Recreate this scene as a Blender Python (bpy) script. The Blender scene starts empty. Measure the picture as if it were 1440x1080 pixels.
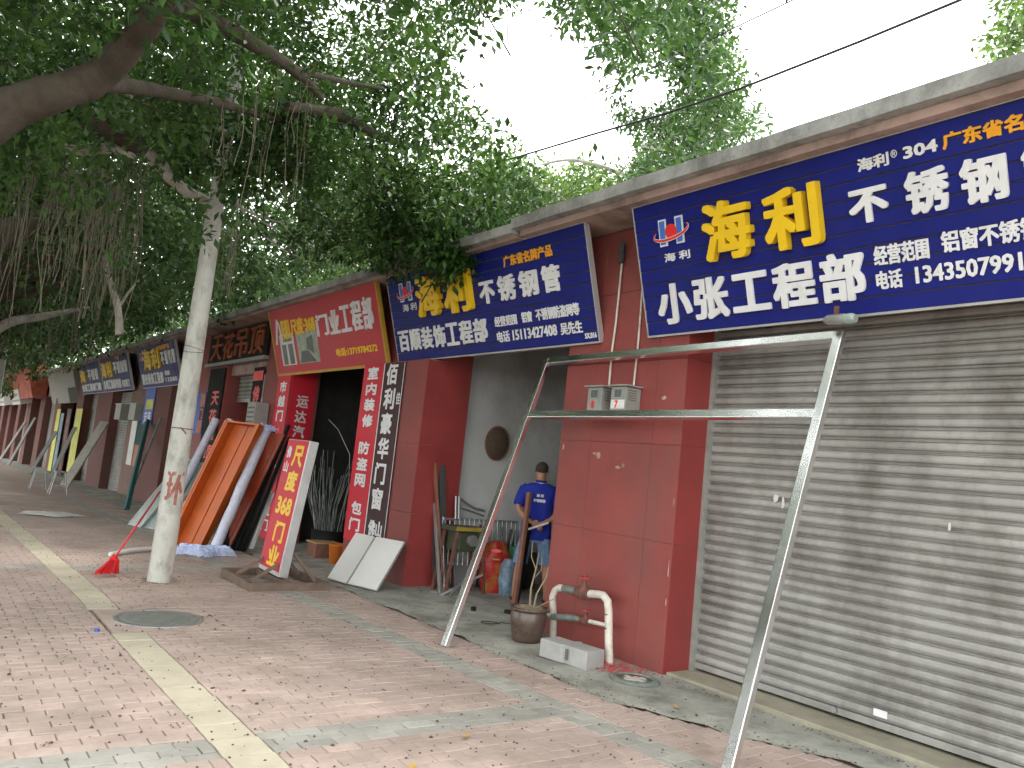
import bpy, bmesh, math, random
import numpy as np
from mathutils import Vector, Matrix, Quaternion
random.seed(7); rng = np.random.default_rng(7)
scn = bpy.context.scene
COL = scn.collection
R = math.radians

# ---------------------------------------------------------------- camera
EYE = Vector((0, 0, 1.6))
FPX = 1121.0
CR = Matrix(((0.79641513, 0.14928741, 0.58603431),
             (-0.59576037, 0.02721021, 0.80270118),
             (0.10388706, -0.98841938, 0.11061015)))   # columns: image right, image down, forward
cam_d = bpy.data.cameras.new('camera')
cam_d.sensor_width = 36; cam_d.lens = 36 * FPX / 1440
cam_d.clip_end = 2000; cam_d.clip_start = .05
cam = bpy.data.objects.new('camera', cam_d); COL.objects.link(cam)
rgt, dwn, fwd = CR.col[0], CR.col[1], CR.col[2]
cam.matrix_world = Matrix((( rgt.x, -dwn.x, -fwd.x, EYE.x), (rgt.y, -dwn.y, -fwd.y, EYE.y),
                           (rgt.z, -dwn.z, -fwd.z, EYE.z), (0, 0, 0, 1)))
scn.camera = cam

# ---------------------------------------------------------------- world, sun, exposure (overcast noon)
world = bpy.data.worlds.new('World'); scn.world = world; world.use_nodes = True
wn = world.node_tree; wn.nodes.clear()
o_ = wn.nodes.new('ShaderNodeOutputWorld'); bg = wn.nodes.new('ShaderNodeBackground')
sky = wn.nodes.new('ShaderNodeTexSky'); sky.sky_type = 'NISHITA'; sky.sun_disc = False
SUN_EL, SUN_AZ = 58, 60
sky.sun_elevation = R(SUN_EL); sky.sun_rotation = R(SUN_AZ); sky.dust_density = 4; sky.air_density = 1.5
bw = wn.nodes.new('ShaderNodeRGBToBW')
cl = wn.nodes.new('ShaderNodeTexNoise'); cl.inputs['Scale'].default_value = 1.6; cl.inputs['Detail'].default_value = 4
tc = wn.nodes.new('ShaderNodeTexCoord')
cr = wn.nodes.new('ShaderNodeMapRange'); cr.inputs['To Min'].default_value = 11; cr.inputs['To Max'].default_value = 14
mx = wn.nodes.new('ShaderNodeMix'); mx.data_type = 'RGBA'; mx.inputs['Factor'].default_value = .88   # cloud cover over the blue
cc = wn.nodes.new('ShaderNodeCombineColor')
wn.links.new(tc.outputs['Generated'], cl.inputs['Vector'])
wn.links.new(cl.outputs['Fac'], cr.inputs['Value'])
for i, k in enumerate(('Red', 'Green', 'Blue')):
    wn.links.new(cr.outputs['Result'], cc.inputs[k])
wn.links.new(sky.outputs['Color'], mx.inputs['A']); wn.links.new(cc.outputs['Color'], mx.inputs['B'])
wn.links.new(mx.outputs['Result'], bg.inputs['Color']); bg.inputs['Strength'].default_value = .12
wn.links.new(bg.outputs['Background'], o_.inputs['Surface'])
sd = bpy.data.lights.new('sun', 'SUN'); sd.energy = 1.5; sd.angle = R(14); sd.color = (1, .97, .92)
so = bpy.data.objects.new('sun', sd); COL.objects.link(so)
sdir = Vector((math.sin(R(SUN_AZ)) * math.cos(R(SUN_EL)), math.cos(R(SUN_AZ)) * math.cos(R(SUN_EL)), math.sin(R(SUN_EL))))
so.rotation_euler = sdir.to_track_quat('Z', 'Y').to_euler(); so.location = (0, 0, 20)
vs = scn.view_settings; scn.display_settings.display_device = 'sRGB'
vs.view_transform = 'Standard'; vs.look = 'None'; vs.gamma = 1; vs.exposure = 1.88; vs.use_curve_mapping = False
scn.cycles.max_bounces = 8; scn.cycles.diffuse_bounces = 4; scn.cycles.transparent_max_bounces = 8

# ---------------------------------------------------------------- helpers
def ray(u, v):
    return (rgt * (u - 720) + dwn * (v - 540) + fwd * FPX).normalized()
def at(u, v, Y):                     # surveyed point: sight line cut at a distance Y down the street
    r = ray(u, v); return EYE + r * (Y / r.y)
def gz(y): return 0.0 if y < 9 else -0.02 * (y - 9)

def link(name, me, parent=None):
    o = bpy.data.objects.new(name, me); COL.objects.link(o)
    if parent is not None: o.parent = parent
    return o
def tag(o, label=None, cat=None, group=None, kind=None):
    if label: o['label'] = label
    if cat: o['category'] = cat
    if group: o['group'] = group
    if kind: o['kind'] = kind
    return o
def thing(name, loc, label, cat, group=None, rot=None):
    o = link(name, None); o.location = loc
    if rot is not None: o.rotation_euler = rot
    return tag(o, label, cat, group)
bpy.context.view_layer.update()
def wpart(o, parent):               # parent that keeps world coordinates of a mesh modelled in place (parents only translate)
    o.parent = parent; o.location = -Vector(parent.location); return o

class MB:
    def __init__(s): s.v = []; s.f = []; s.sm = []
    def add(s, v, f, smooth=False):
        n = len(s.v); s.v += [tuple(p) for p in v]; s.f += [tuple(i + n for i in q) for q in f]; s.sm += [smooth] * len(f)
    def box(s, x0, x1, y0, y1, z0, z1, M=None):
        v = [Vector((x, y, z)) for z in (z0, z1) for y in (y0, y1) for x in (x0, x1)]
        if M is not None: v = [M @ p for p in v]
        s.add(v, [(0, 2, 3, 1), (4, 5, 7, 6), (0, 1, 5, 4), (2, 6, 7, 3), (0, 4, 6, 2), (1, 3, 7, 5)])
    def beam(s, a, b, w, h, up=Vector((0, 0, 1)), bev=0):
        a = Vector(a); b = Vector(b); d = (b - a); L = d.length; d.normalize()
        x = d.cross(Vector(up)).normalized(); y = x.cross(d).normalized()
        M = Matrix(((x.x, y.x, d.x, a.x), (x.y, y.y, d.y, a.y), (x.z, y.z, d.z, a.z), (0, 0, 0, 1)))
        s.box(-w/2, w/2, -h/2, h/2, 0, L, M)
    def tube(s, pts, rad, n=10, cap=True, smooth=True):
        pts = [Vector(p) for p in pts]
        if not hasattr(rad, '__len__'): rad = [rad] * len(pts)
        v = []; prev = None
        for i, p in enumerate(pts):
            d = (pts[min(i + 1, len(pts) - 1)] - pts[max(i - 1, 0)]).normalized()
            if prev is None:
                a = d.orthogonal().normalized()
            else:
                a = (prev - d * prev.dot(d)).normalized()
            prev = a; b = d.cross(a)
            for k in range(n):
                t = 2 * math.pi * k / n; v.append(p + (a * math.cos(t) + b * math.sin(t)) * rad[i])
        f = []
        for i in range(len(pts) - 1):
            for k in range(n):
                k2 = (k + 1) % n; f.append((i*n + k, i*n + k2, (i+1)*n + k2, (i+1)*n + k))
        s.add(v, f, smooth)
        if cap:
            s.add(v[:n], [tuple(range(n))[::-1]]); s.add(v[-n:], [tuple(range(n))])
    def lathe(s, prof, c=(0, 0, 0), n=24, smooth=True):
        v = []; f = []
        for r, z in prof:
            for k in range(n):
                t = 2 * math.pi * k / n; v.append((c[0] + r * math.cos(t), c[1] + r * math.sin(t), c[2] + z))
        for i in range(len(prof) - 1):
            for k in range(n):
                k2 = (k + 1) % n; f.append((i*n + k, i*n + k2, (i+1)*n + k2, (i+1)*n + k))
        s.add(v, f, smooth)
    def loft(s, rings, n=16, cap=True, smooth=True):     # rings: (centre, rx, ry, rotz)
        v = []; f = []
        for c, rx, ry in rings:
            for k in range(n):
                t = 2 * math.pi * k / n; v.append((c[0] + rx * math.cos(t), c[1] + ry * math.sin(t), c[2]))
        for i in range(len(rings) - 1):
            for k in range(n):
                k2 = (k + 1) % n; f.append((i*n + k, i*n + k2, (i+1)*n + k2, (i+1)*n + k))
        s.add(v, f, smooth)
        if cap: s.add(v[:n], [tuple(range(n))[::-1]]); s.add(v[-n:], [tuple(range(n))])
    def prism(s, poly, z0, z1, M=None):
        n = len(poly)
        v = [Vector((p[0], p[1], z)) for z in (z0, z1) for p in poly]
        if M is not None: v = [M @ p for p in v]
        s.add(v, [tuple(range(n))[::-1], tuple(range(n, 2*n))] + [(i, (i+1) % n, n + (i+1) % n, n + i) for i in range(n)])
    def mesh(s, name, m=None):
        me = bpy.data.meshes.new(name); me.from_pydata(s.v, [], s.f)
        me.polygons.foreach_set('use_smooth', s.sm)
        if m is not None: me.materials.append(m)
        me.update(); return me
    def build(s, name, m, parent=None, world=False):
        o = link(name, s.mesh(name, m))
        if parent is not None:
            if world: wpart(o, parent)
            else: o.parent = parent
        return o
def bevel(o, w, seg=2):
    md = o.modifiers.new('bevel', 'BEVEL'); md.width = w; md.segments = seg; md.limit_method = 'ANGLE'; md.angle_limit = R(40); return o

# ---------------------------------------------------------------- materials
def mat(name, col, rough=.75, metal=0, var=.18, scale=3, fine=40, bump=.15, dirt=None, dirtcol=(.05, .045, .04), dscale=2.0,
        rnd=0, spec=.5, streak=None, col2=None, trans=0):
    m = bpy.data.materials.new(name); m.use_nodes = True; nt = m.node_tree; N = nt.nodes; L = nt.links
    b = N['Principled BSDF']; b.inputs['Roughness'].default_value = rough; b.inputs['Metallic'].default_value = metal
    b.inputs['Specular IOR Level'].default_value = spec
    g = N.new('ShaderNodeNewGeometry')
    n1 = N.new('ShaderNodeTexNoise'); n1.inputs['Scale'].default_value = scale; n1.inputs['Detail'].default_value = 6; n1.inputs['Roughness'].default_value = .65
    L.new(g.outputs['Position'], n1.inputs['Vector'])
    r1 = N.new('ShaderNodeMapRange'); r1.inputs['From Min'].default_value = .3; r1.inputs['From Max'].default_value = .7
    L.new(n1.outputs['Fac'], r1.inputs['Value'])
    m1 = N.new('ShaderNodeMix'); m1.data_type = 'RGBA'
    c = np.array(col)
    lo = tuple(c * (1 - var)) + (1,); hi = tuple(np.minimum(c * (1 + var), 1)) + (1,)
    if col2: lo = tuple(col2) + (1,)
    m1.inputs['A'].default_value = lo; m1.inputs['B'].default_value = hi
    L.new(r1.outputs['Result'], m1.inputs['Factor']); out = m1.outputs['Result']
    n2 = N.new('ShaderNodeTexNoise'); n2.inputs['Scale'].default_value = fine; n2.inputs['Detail'].default_value = 5
    L.new(g.outputs['Position'], n2.inputs['Vector'])
    if rnd:
        oi = N.new('ShaderNodeObjectInfo'); hs = N.new('ShaderNodeHueSaturation')
        mr = N.new('ShaderNodeMapRange'); mr.inputs['To Min'].default_value = 1 - rnd; mr.inputs['To Max'].default_value = 1 + rnd
        L.new(oi.outputs['Random'], mr.inputs['Value']); L.new(mr.outputs['Result'], hs.inputs['Value']); L.new(out, hs.inputs['Color']); out = hs.outputs['Color']
    if dirt:
        n3 = N.new('ShaderNodeTexNoise'); n3.inputs['Scale'].default_value = dscale; n3.inputs['Detail'].default_value = 8; n3.inputs['Roughness'].default_value = .7
        vec = g.outputs['Position']
        if streak:
            mp = N.new('ShaderNodeMapping'); mp.inputs['Scale'].default_value = streak; L.new(vec, mp.inputs['Vector']); vec = mp.outputs['Vector']
        L.new(vec, n3.inputs['Vector'])
        r3 = N.new('ShaderNodeMapRange'); r3.inputs['From Min'].default_value = .46; r3.inputs['From Max'].default_value = .72; r3.inputs['To Max'].default_value = dirt
        L.new(n3.outputs['Fac'], r3.inputs['Value'])
        m3 = N.new('ShaderNodeMix'); m3.data_type = 'RGBA'; m3.inputs['B'].default_value = tuple(dirtcol) + (1,)
        L.new(out, m3.inputs['A']); L.new(r3.outputs['Result'], m3.inputs['Factor']); out = m3.outputs['Result']
    L.new(out, b.inputs['Base Color'])
    if rough > .08:
        rr = N.new('ShaderNodeMapRange'); rr.inputs['To Min'].default_value = max(rough - .15, .02); rr.inputs['To Max'].default_value = min(rough + .15, 1)
        L.new(n1.outputs['Fac'], rr.inputs['Value']); L.new(rr.outputs['Result'], b.inputs['Roughness'])
    if bump:
        bp = N.new('ShaderNodeBump'); bp.inputs['Strength'].default_value = bump; bp.inputs['Distance'].default_value = .01
        L.new(n2.outputs['Fac'], bp.inputs['Height']); L.new(bp.outputs['Normal'], b.inputs['Normal'])
    if trans:
        t = N.new('ShaderNodeBsdfTranslucent'); ms = N.new('ShaderNodeMixShader'); ms.inputs[0].default_value = trans
        hs2 = N.new('ShaderNodeHueSaturation'); hs2.inputs['Value'].default_value = 2.2; hs2.inputs['Hue'].default_value = .48; L.new(out, hs2.inputs['Color'])
        L.new(hs2.outputs['Color'], t.inputs['Color']); L.new(b.outputs[0], ms.inputs[1]); L.new(t.outputs[0], ms.inputs[2])
        L.new(ms.outputs[0], N['Material Output'].inputs['Surface'])
    return m
M_brick = mat('brick paver', (.445, .345, .30), .85, var=.17, scale=1.3, fine=60, bump=.3, dirt=.75, dirtcol=(.22, .18, .145), dscale=1.1, rnd=.09)
M_grey = mat('grey paver', (.345, .33, .295), .85, var=.15, scale=2, fine=60, bump=.3, dirt=.5, dirtcol=(.16, .17, .13), dscale=1.6, rnd=.1)
M_yel = mat('yellow tile', (.50, .45, .345), .85, var=.12, scale=2, fine=60, bump=.25, dirt=.5, dirtcol=(.3, .27, .2), dscale=2.5, rnd=.06)
M_joint = mat('paving joint sand', (.235, .19, .155), .95, var=.3, scale=4, fine=120, bump=.5)
M_conc = mat('apron concrete', (.34, .34, .30), .85, var=.28, scale=1.6, fine=30, bump=.5, dirt=.9, dirtcol=(.10, .105, .08), dscale=2.4)
M_thresh = mat('threshold mortar', (.32, .295, .225), .9, var=.2, scale=3, fine=50, bump=.4, dirt=.6, dirtcol=(.15, .14, .1))
M_floor = mat('shop floor concrete', (.33, .32, .30), .75, var=.2, scale=1.5, fine=30, bump=.2, dirt=.6, dirtcol=(.10, .09, .08))
M_road = mat('asphalt', (.06, .06, .06), .9, fine=90, bump=.5)
M_kerb = mat('kerb stone', (.4, .39, .37), .85, dirt=.4)
M_grass = mat('verge soil', (.09, .085, .05), .95, fine=20, bump=.5)
M_red = mat('red facade tile', (.245, .050, .043), .6, var=.2, scale=1.6, fine=70, bump=.08, dirt=.65, dirtcol=(.16, .07, .06), dscale=1.3, streak=(1, 1, .5), rnd=.04)
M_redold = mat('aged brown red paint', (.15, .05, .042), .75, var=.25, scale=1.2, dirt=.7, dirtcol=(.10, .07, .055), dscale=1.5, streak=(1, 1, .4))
M_wallold = mat('old pinkish render', (.24, .15, .125), .85, var=.3, scale=1.5, dirt=.7, dirtcol=(.12, .11, .09), dscale=1.8)
M_red2 = mat('red painted reveal', (.25, .035, .032), .5, var=.15, scale=2, dirt=.6, dirtcol=(.15, .04, .035), streak=(1, 1, .3))
M_redjoint = mat('red wall joint', (.42, .17, .15), .9)
M_roofc = mat('weathered roof edge concrete', (.34, .345, .33), .9, var=.3, scale=3, fine=25, bump=.8, dirt=.9, dirtcol=(.06, .065, .055), dscale=2.4, streak=(1, 1, .6))
M_soff = mat('stained pink soffit', (.42, .30, .255), .85, var=.18, scale=1.5, fine=30, bump=.3, dirt=.95, dirtcol=(.05, .045, .035), dscale=1.2)
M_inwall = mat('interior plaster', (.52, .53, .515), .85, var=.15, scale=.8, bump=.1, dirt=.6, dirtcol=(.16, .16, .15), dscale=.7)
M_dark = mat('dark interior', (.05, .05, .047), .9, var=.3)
M_shut = mat('shutter steel', (.33, .325, .305), .5, metal=.2, var=.16, scale=2.2, fine=30, bump=.05, dirt=.85, dirtcol=(.14, .13, .11), dscale=2.2, streak=(1, .9, .6), rnd=.07)
M_shutg = mat('shutter groove', (.12, .11, .10), .7)
M_blue = mat('blue painted sign board', (.006, .011, .165), .45, spec=.25, var=.15, scale=1.5, fine=15, bump=.03, dirt=.3, dirtcol=(.022, .026, .12), dscale=4, streak=(1, 1, .18))
M_trim = mat('pale aluminium trim', (.55, .56, .56), .4, metal=.6, var=.1)
M_white = mat('white sign lettering', (.76, .77, .78), .5, var=.05, dirt=.35, dirtcol=(.45, .45, .44), dscale=6, streak=(1, 1, .3))
M_yellow = mat('yellow raised letters', (.85, .55, .01), .4, var=.06)
M_yellow2 = mat('orange yellow lettering', (.85, .38, .01), .5, var=.06)
M_dkyellow = mat('letter sides', (.45, .24, .01), .5)
M_rsign = mat('red sign sheet', (.52, .018, .035), .4, var=.06, scale=1, bump=.02, dirt=.4, dirtcol=(.33, .04, .045), dscale=5, streak=(1, 1, .2))
M_banner = mat('red banner', (.56, .010, .03), .5, var=.07, bump=.03)
M_brown = mat('dark brown banner', (.042, .012, .014), .6, var=.1)
M_black = mat('black board', (.010, .011, .010), .7, var=.2, spec=.2)
M_gold = mat('gold sign edge', (.50, .31, .04), .45)
M_pinkl = mat('pink letter', (.75, .09, .09), .5)
M_orangel = mat('orange letter', (.30, .07, .02), .5)
M_blueb = mat('bright blue board', (.02, .10, .50), .5)
M_logo = mat('logo blue', (.05, .16, .55), .45)
M_logor = mat('logo red', (.75, .02, .02), .45)
M_steel = mat('polished stainless', (.86, .865, .86), .22, metal=1, var=.03, scale=2, bump=0)

M_zinc = mat('galvanised steel', (.38, .39, .39), .45, metal=.7, var=.15)
M_pole = mat('spun concrete pole', (.50, .50, .455), .85, var=.12, scale=2.5, fine=40, bump=.25, dirt=.85, dirtcol=(.20, .19, .15), dscale=7, streak=(1, 1, .5))
M_redpaint = mat('red spray paint', (.33, .13, .10), .8, var=.3, scale=20)
M_plred = mat('red plastic', (.62, .018, .022), .35, var=.12)
M_dkred = mat('dark red handle', (.28, .012, .02), .4)
M_pvc = mat('old white pvc', (.60, .57, .50), .5, var=.1, dirt=.55, dirtcol=(.22, .18, .12), dscale=9)
M_iron = mat('rusty iron', (.16, .06, .045), .8, var=.4, scale=12, fine=80, bump=.5, dirt=.7, dirtcol=(.04, .035, .03), dscale=10)
M_gpipe = mat('grimy galvanised pipe', (.16, .19, .165), .65, var=.3, scale=15, fine=60, bump=.4, dirt=.5, dscale=12)
M_valve = mat('red valve wheel', (.30, .05, .045), .6, var=.2, scale=20)
M_glaze = mat('glazed brown pot', (.075, .05, .038), .28, var=.3, scale=6, dirt=.4, dirtcol=(.16, .13, .10), dscale=5)
M_soil = mat('dry soil', (.25, .20, .14), .95, fine=60, bump=1)
M_stem = mat('dry stem', (.26, .20, .13), .9)
M_block = mat('concrete block', (.36, .36, .345), .9, var=.12, fine=70, bump=.6, dirt=.4, dirtcol=(.2, .2, .18))
M_meter = mat('grey meter cabinet', (.30, .31, .28), .5, metal=.2, var=.12, scale=6, dirt=.4, dirtcol=(.13, .12, .10), dscale=8)
M_meterglass = mat('meter window', (.08, .09, .085), .15)
M_door = mat('orange varnished wood', (.52, .115, .018), .35, var=.15, scale=2, fine=25, bump=.05, dirt=.3, dirtcol=(.28, .05, .01), dscale=6, streak=(1, 1, .15))
M_doord = mat('dark red varnished wood', (.23, .035, .012), .3, var=.2, scale=2)
M_brass = mat('brass', (.5, .35, .12), .25, metal=1)
M_wrap = mat('lilac plastic wrap', (.52, .54, .64), .3, var=.12, scale=14, fine=30, bump=.5)
M_wrapb = mat('blue plastic film', (.34, .40, .60), .15, var=.4, scale=26, fine=30, bump=.9, trans=.35, col2=(.62, .65, .72))
M_panel = mat('off white laminate', (.66, .66, .63), .4, var=.05, scale=2)
M_panelside = mat('panel edge', (.36, .34, .30), .8)
M_rust = mat('rusty angle iron', (.17, .12, .09), .75, var=.25, scale=8, fine=60, bump=.4)
M_wood = mat('old wood', (.23, .10, .065), .8, var=.25, scale=6, streak=(1, 1, .2), dirt=.4)
M_carton = mat('plywood', (.42, .27, .13), .8)
M_shirt = mat('royal blue cotton', (.012, .028, .32), .85, var=.2, scale=7, fine=200, bump=.3)
M_denim = mat('washed denim', (.16, .25, .40), .9, var=.35, scale=11, fine=250, bump=.5)
M_skin = mat('tanned skin', (.42, .21, .13), .55, var=.08, scale=10)
M_hair = mat('black hair', (.055, .040, .032), .6, fine=300, bump=.8)
M_sandal = mat('brown sandal', (.10, .045, .03), .6)
M_bark = mat('banyan bark', (.075, .062, .048), .95, spec=.15, var=.35, scale=5, fine=30, bump=1, dirt=.6, dirtcol=(.05, .055, .035), dscale=4)
M_barkp = mat('pale pruned bark', (.42, .40, .35), .9, var=.3, scale=6, fine=30, bump=.8, dirt=.6, dirtcol=(.12, .12, .08), dscale=5)
M_root = mat('aerial roots', (.17, .155, .11), .9, var=.3, scale=3)
M_leaf = mat('banyan leaf', (.029, .079, .015), .42, var=.7, scale=1.3, fine=9, bump=0, trans=.22, spec=.35)
M_leafy = mat('young leaf', (.045, .10, .018), .42, var=.4, scale=1.5, bump=0, trans=.35, spec=.4)
M_leafd = mat('distant leaf', (.034, .080, .020), .5, var=.65, scale=1.0, bump=0, trans=.22, spec=.3)
M_litter = mat('fallen fruit and leaf bits', (.075, .048, .03), .9)
M_dryleaf = mat('dry yellow leaf', (.45, .30, .07), .8)
M_wire = mat('black cable', (.02, .02, .02), .6)
M_green = mat('machine green paint', (.05, .065, .03), .6, var=.3, scale=8, dirt=.6)
M_mustard = mat('mustard paint', (.35, .25, .03), .6, dirt=.5)
M_lemon = mat('lemon yellow paint', (.62, .62, .10), .6, dirt=.3, dirtcol=(.4, .4, .15))
M_awn = mat('grey metal cladding', (.36, .36, .34), .55, metal=.2, var=.3, scale=2, dirt=.5)
M_orangeb = mat('orange bucket', (.6, .16, .02), .4)
M_teal = mat('dark teal cloth', (.02, .10, .10), .8)
M_bagg = mat('woven sack green', (.04, .20, .09), .6, var=.4, scale=12, fine=40, bump=.6)
M_bagb = mat('woven sack pale blue', (.18, .26, .34), .6, var=.5, scale=12, fine=40, bump=.6)
M_rice = mat('red printed sack', (.40, .02, .02), .45, var=.4, dirt=.9, dirtcol=(.55, .30, .04), dscale=5, scale=9, fine=40, bump=.5)
M_glass = mat('green window glass', (.25, .32, .29), .1, var=.1, spec=.8)

for m_ in (M_leaf, M_leafy, M_leafd):      # every leaf has its own tone, some young and yellowish
    nt = m_.node_tree
    at_ = nt.nodes.new('ShaderNodeAttribute'); at_.attribute_name = 'tone'
    mr_ = nt.nodes.new('ShaderNodeMapRange'); mr_.inputs['To Min'].default_value = .55; mr_.inputs['To Max'].default_value = 1.9
    mh_ = nt.nodes.new('ShaderNodeMapRange'); mh_.inputs['To Min'].default_value = .51; mh_.inputs['To Max'].default_value = .475
    nt.links.new(at_.outputs['Fac'], mr_.inputs['Value']); nt.links.new(at_.outputs['Fac'], mh_.inputs['Value'])
    pb = nt.nodes['Principled BSDF']; src = pb.inputs['Base Color'].links[0].from_socket
    hs_ = nt.nodes.new('ShaderNodeHueSaturation'); nt.links.new(src, hs_.inputs['Color']); nt.links.new(mr_.outputs['Result'], hs_.inputs['Value']); nt.links.new(mh_.outputs['Result'], hs_.inputs['Hue'])
    for l in list(src.links):
        if l.to_node != hs_: nt.links.new(hs_.outputs['Color'], l.to_socket)

# ---------------------------------------------------------------- lettering: glyph meshes from the built-in font
ROWS = ['海利', '海利®304', '广东省名牌产品', '经营范围', '铝窗不锈钢防盗网等', '电话', '13435079919', '铝窗', '不锈钢防盗网等', '15113427408', '吴先生', 'SX.016',
        '尺度·368', '电话:13719784272', '佛山', '不锈钢管', '海利 不锈钢管', '百顺装饰工程部', '小张工程部', '13580', '产品', '专业', '®', '304', '368', '海 利']
CH = sorted(set('海利不锈钢管小张工程部百顺装饰门业尺度阳佰豪华窗佛山佳室内修防盗网包市越实木推拉运达汽车资天花吊顶铝环安装广东省名牌产品78') | set())
GL = {}
def _prep():
    tmp = {}
    for s in ROWS + CH:
        c = bpy.data.curves.new('g', 'FONT'); c.body = s; c.extrude = 0; c.resolution_u = 2; c.offset = 0; c.fill_mode = 'FRONT'
        o = bpy.data.objects.new('g', c); COL.objects.link(o); tmp[s] = (o, c)
    dg = bpy.context.evaluated_depsgraph_get()
    for s, (o, c) in tmp.items():
        me = bpy.data.meshes.new_from_object(o.evaluated_get(dg))
        bm = bmesh.new(); bm.from_mesh(me); bmesh.ops.remove_doubles(bm, verts=bm.verts, dist=1e-5)
        bm.verts.ensure_lookup_table(); bm.edges.ensure_lookup_table()
        V_ = np.array([v.co[:2] for v in bm.verts]); F_ = [tuple(v.index for v in f.verts) for f in bm.faces]
        E_ = []
        for e in bm.edges:
            if len(e.link_faces) == 1:
                f = e.link_faces[0]; vs_ = [v.index for v in f.verts]; a, b = e.verts[0].index, e.verts[1].index
                i = vs_.index(a)
                E_.append((a, b) if vs_[(i + 1) % len(vs_)] == b else (b, a))
        GL[s] = (V_, F_, E_)
        bm.free(); bpy.data.meshes.remove(me)
    for s, (o, c) in tmp.items():
        bpy.data.objects.remove(o); bpy.data.curves.remove(c)
_prep()
def letters(parent, s, box, m, z0=.004, depth=.006, bold=0, name='lettering', warp=None):
    """one mesh holding the string s fitted to box=(x0,y0,x1,y1) in the parent's face coordinates"""
    V_, F_, E_ = GL[s]; x0, y0, x1, y1 = box
    bx = bold / (x1 - x0) if bold else 0
    mn = V_.min(0); mxx = V_.max(0); S = np.array([(x1 - x0 - 2*bold) / max(mxx[0] - mn[0], 1e-6), (y1 - y0 - 2*bold) / max(mxx[1] - mn[1], 1e-6)])
    P = (V_ - mn) * S + np.array([x0 + bold, y0 + bold])
    offs = [(0, 0)] if not bold else [(0, 0), (bold, 0), (-bold, 0), (0, bold), (0, -bold), (bold, bold), (-bold, bold), (bold, -bold), (-bold, -bold)]
    b = MB()
    for k, (dx, dy) in enumerate(offs):
        zt = z0 + depth - k * .00025; dx *= 1 - .022 * k; dy *= (1 - .022 * k) * .8
        n = len(P)
        vt = [(p[0] + dx, p[1] + dy, zt) for p in P]
        b.add(vt, F_)
        if depth > .003:
            vb = [(p[0] + dx, p[1] + dy, z0) for p in P]
            b.add(vt + vb, [(q, p, p + n, q + n) for p, q in E_])
    if warp: b.v = [warp(p) for p in b.v]
    me = b.mesh(name, m)
    return link(name, me, parent)
def vertical(parent, chars, x0, x1, ytop, ybot, m, bold=.006, depth=.002, z0=.004, gap=.18):
    """characters stacked from ytop to ybot; a space leaves a gap"""
    n = sum(1 if c != ' ' else .7 for c in chars); h = (ytop - ybot) / n; y = ytop
    for c in chars:
        if c == ' ': y -= h * .7; continue
        letters(parent, c, (x0, y - h * (1 - gap/2), x1, y - h * gap/2), m, z0, depth, bold, 'character'); y -= h

# ================================================================ GROUND
def apron_edge(y):
    if y < 2.9: return 5.0
    if y < 4.3: return 5.0 - .58 * (y - 2.9) / 1.4
    return 4.42 - .004 * (y - 4.3)
g = MB()
ys = [-60, -6, 0, 9, 20, 40, 70, 130, 500]
for a, b in zip(ys[:-1], ys[1:]):
    g.add([(-1.7, a, gz(a) - .02), (12, a, gz(a) - .02), (12, b, gz(b) - .02), (-1.7, b, gz(b) - .02)], [(0, 1, 2, 3)])
tag(g.build('pavement_bed', M_joint), kind='structure')
g = MB()
for a, b in zip(ys[:-1], ys[1:]):
    g.add([(-14, a, gz(a) - .15), (-1.85, a, gz(a) - .15), (-1.85, b, gz(b) - .15), (-14, b, gz(b) - .15)], [(0, 1, 2, 3)])
tag(g.build('road', M_road), kind='structure')
g = MB()
for a, b in zip(ys[:-1], ys[1:]):
    g.add([(-500, a, gz(a) - .17), (-14, a, gz(a) - .17), (-14, b, gz(b) - .17), (-500, b, gz(b) - .17)], [(0, 1, 2, 3)])
    g.add([(12, a, gz(a) - .05), (500, a, gz(a) - .05), (500, b, gz(b) - .05), (12, b, gz(b) - .05)], [(0, 1, 2, 3)])
tag(g.build('ground', M_grass), kind='structure')
g = MB()
y = -6
while y < 70:
    g.box(-1.85, -1.7, y, y + .98, gz(y) - .16, gz(y) + .01); y += 1
tag(g.build('kerb', M_kerb), kind='structure')
# pavers --------------------------------------------------------
pav = link('brick_pavement', None); tag(pav, kind='structure')
PMESH = {}
def paver_mesh(kind, m, wx, wy):
    key = (kind, round(wx, 3), round(wy, 3))
    if key not in PMESH:
        b = MB(); c = .004; hx, hy = wx / 2, wy / 2
        v = [(-hx, -hy, -.03), (hx, -hy, -.03), (hx, hy, -.03), (-hx, hy, -.03),
             (-hx, -hy, -c), (hx, -hy, -c), (hx, hy, -c), (-hx, hy, -c),
             (-hx + c, -hy + c, 0), (hx - c, -hy + c, 0), (hx - c, hy - c, 0), (-hx + c, hy - c, 0)]
        f = [(8, 9, 10, 11)] + [(i, (i+1) % 4, (i+1) % 4 + 4, i + 4) for i in range(4)] + [(i + 4, (i+1) % 4 + 4, (i+1) % 4 + 8, i + 8) for i in range(4)]
        b.add(v, f); PMESH[key] = b.mesh(kind, m)
    return PMESH[key]
cells = []      # (kind, x, y, wx, wy)
GAP = .005
MH = (1.96, 7.6, .37)
CROSS = [(-2.0, -1.73), (4.27, 4.56), (10.58, 10.92), (16.9, 17.2), (23.2, 23.5)]
def band_x(y): return 3.99 - .055 * min(y, 9.0) - .01 * max(0, min(y, 25) - 9)
y = -1.5; row = 0
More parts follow.
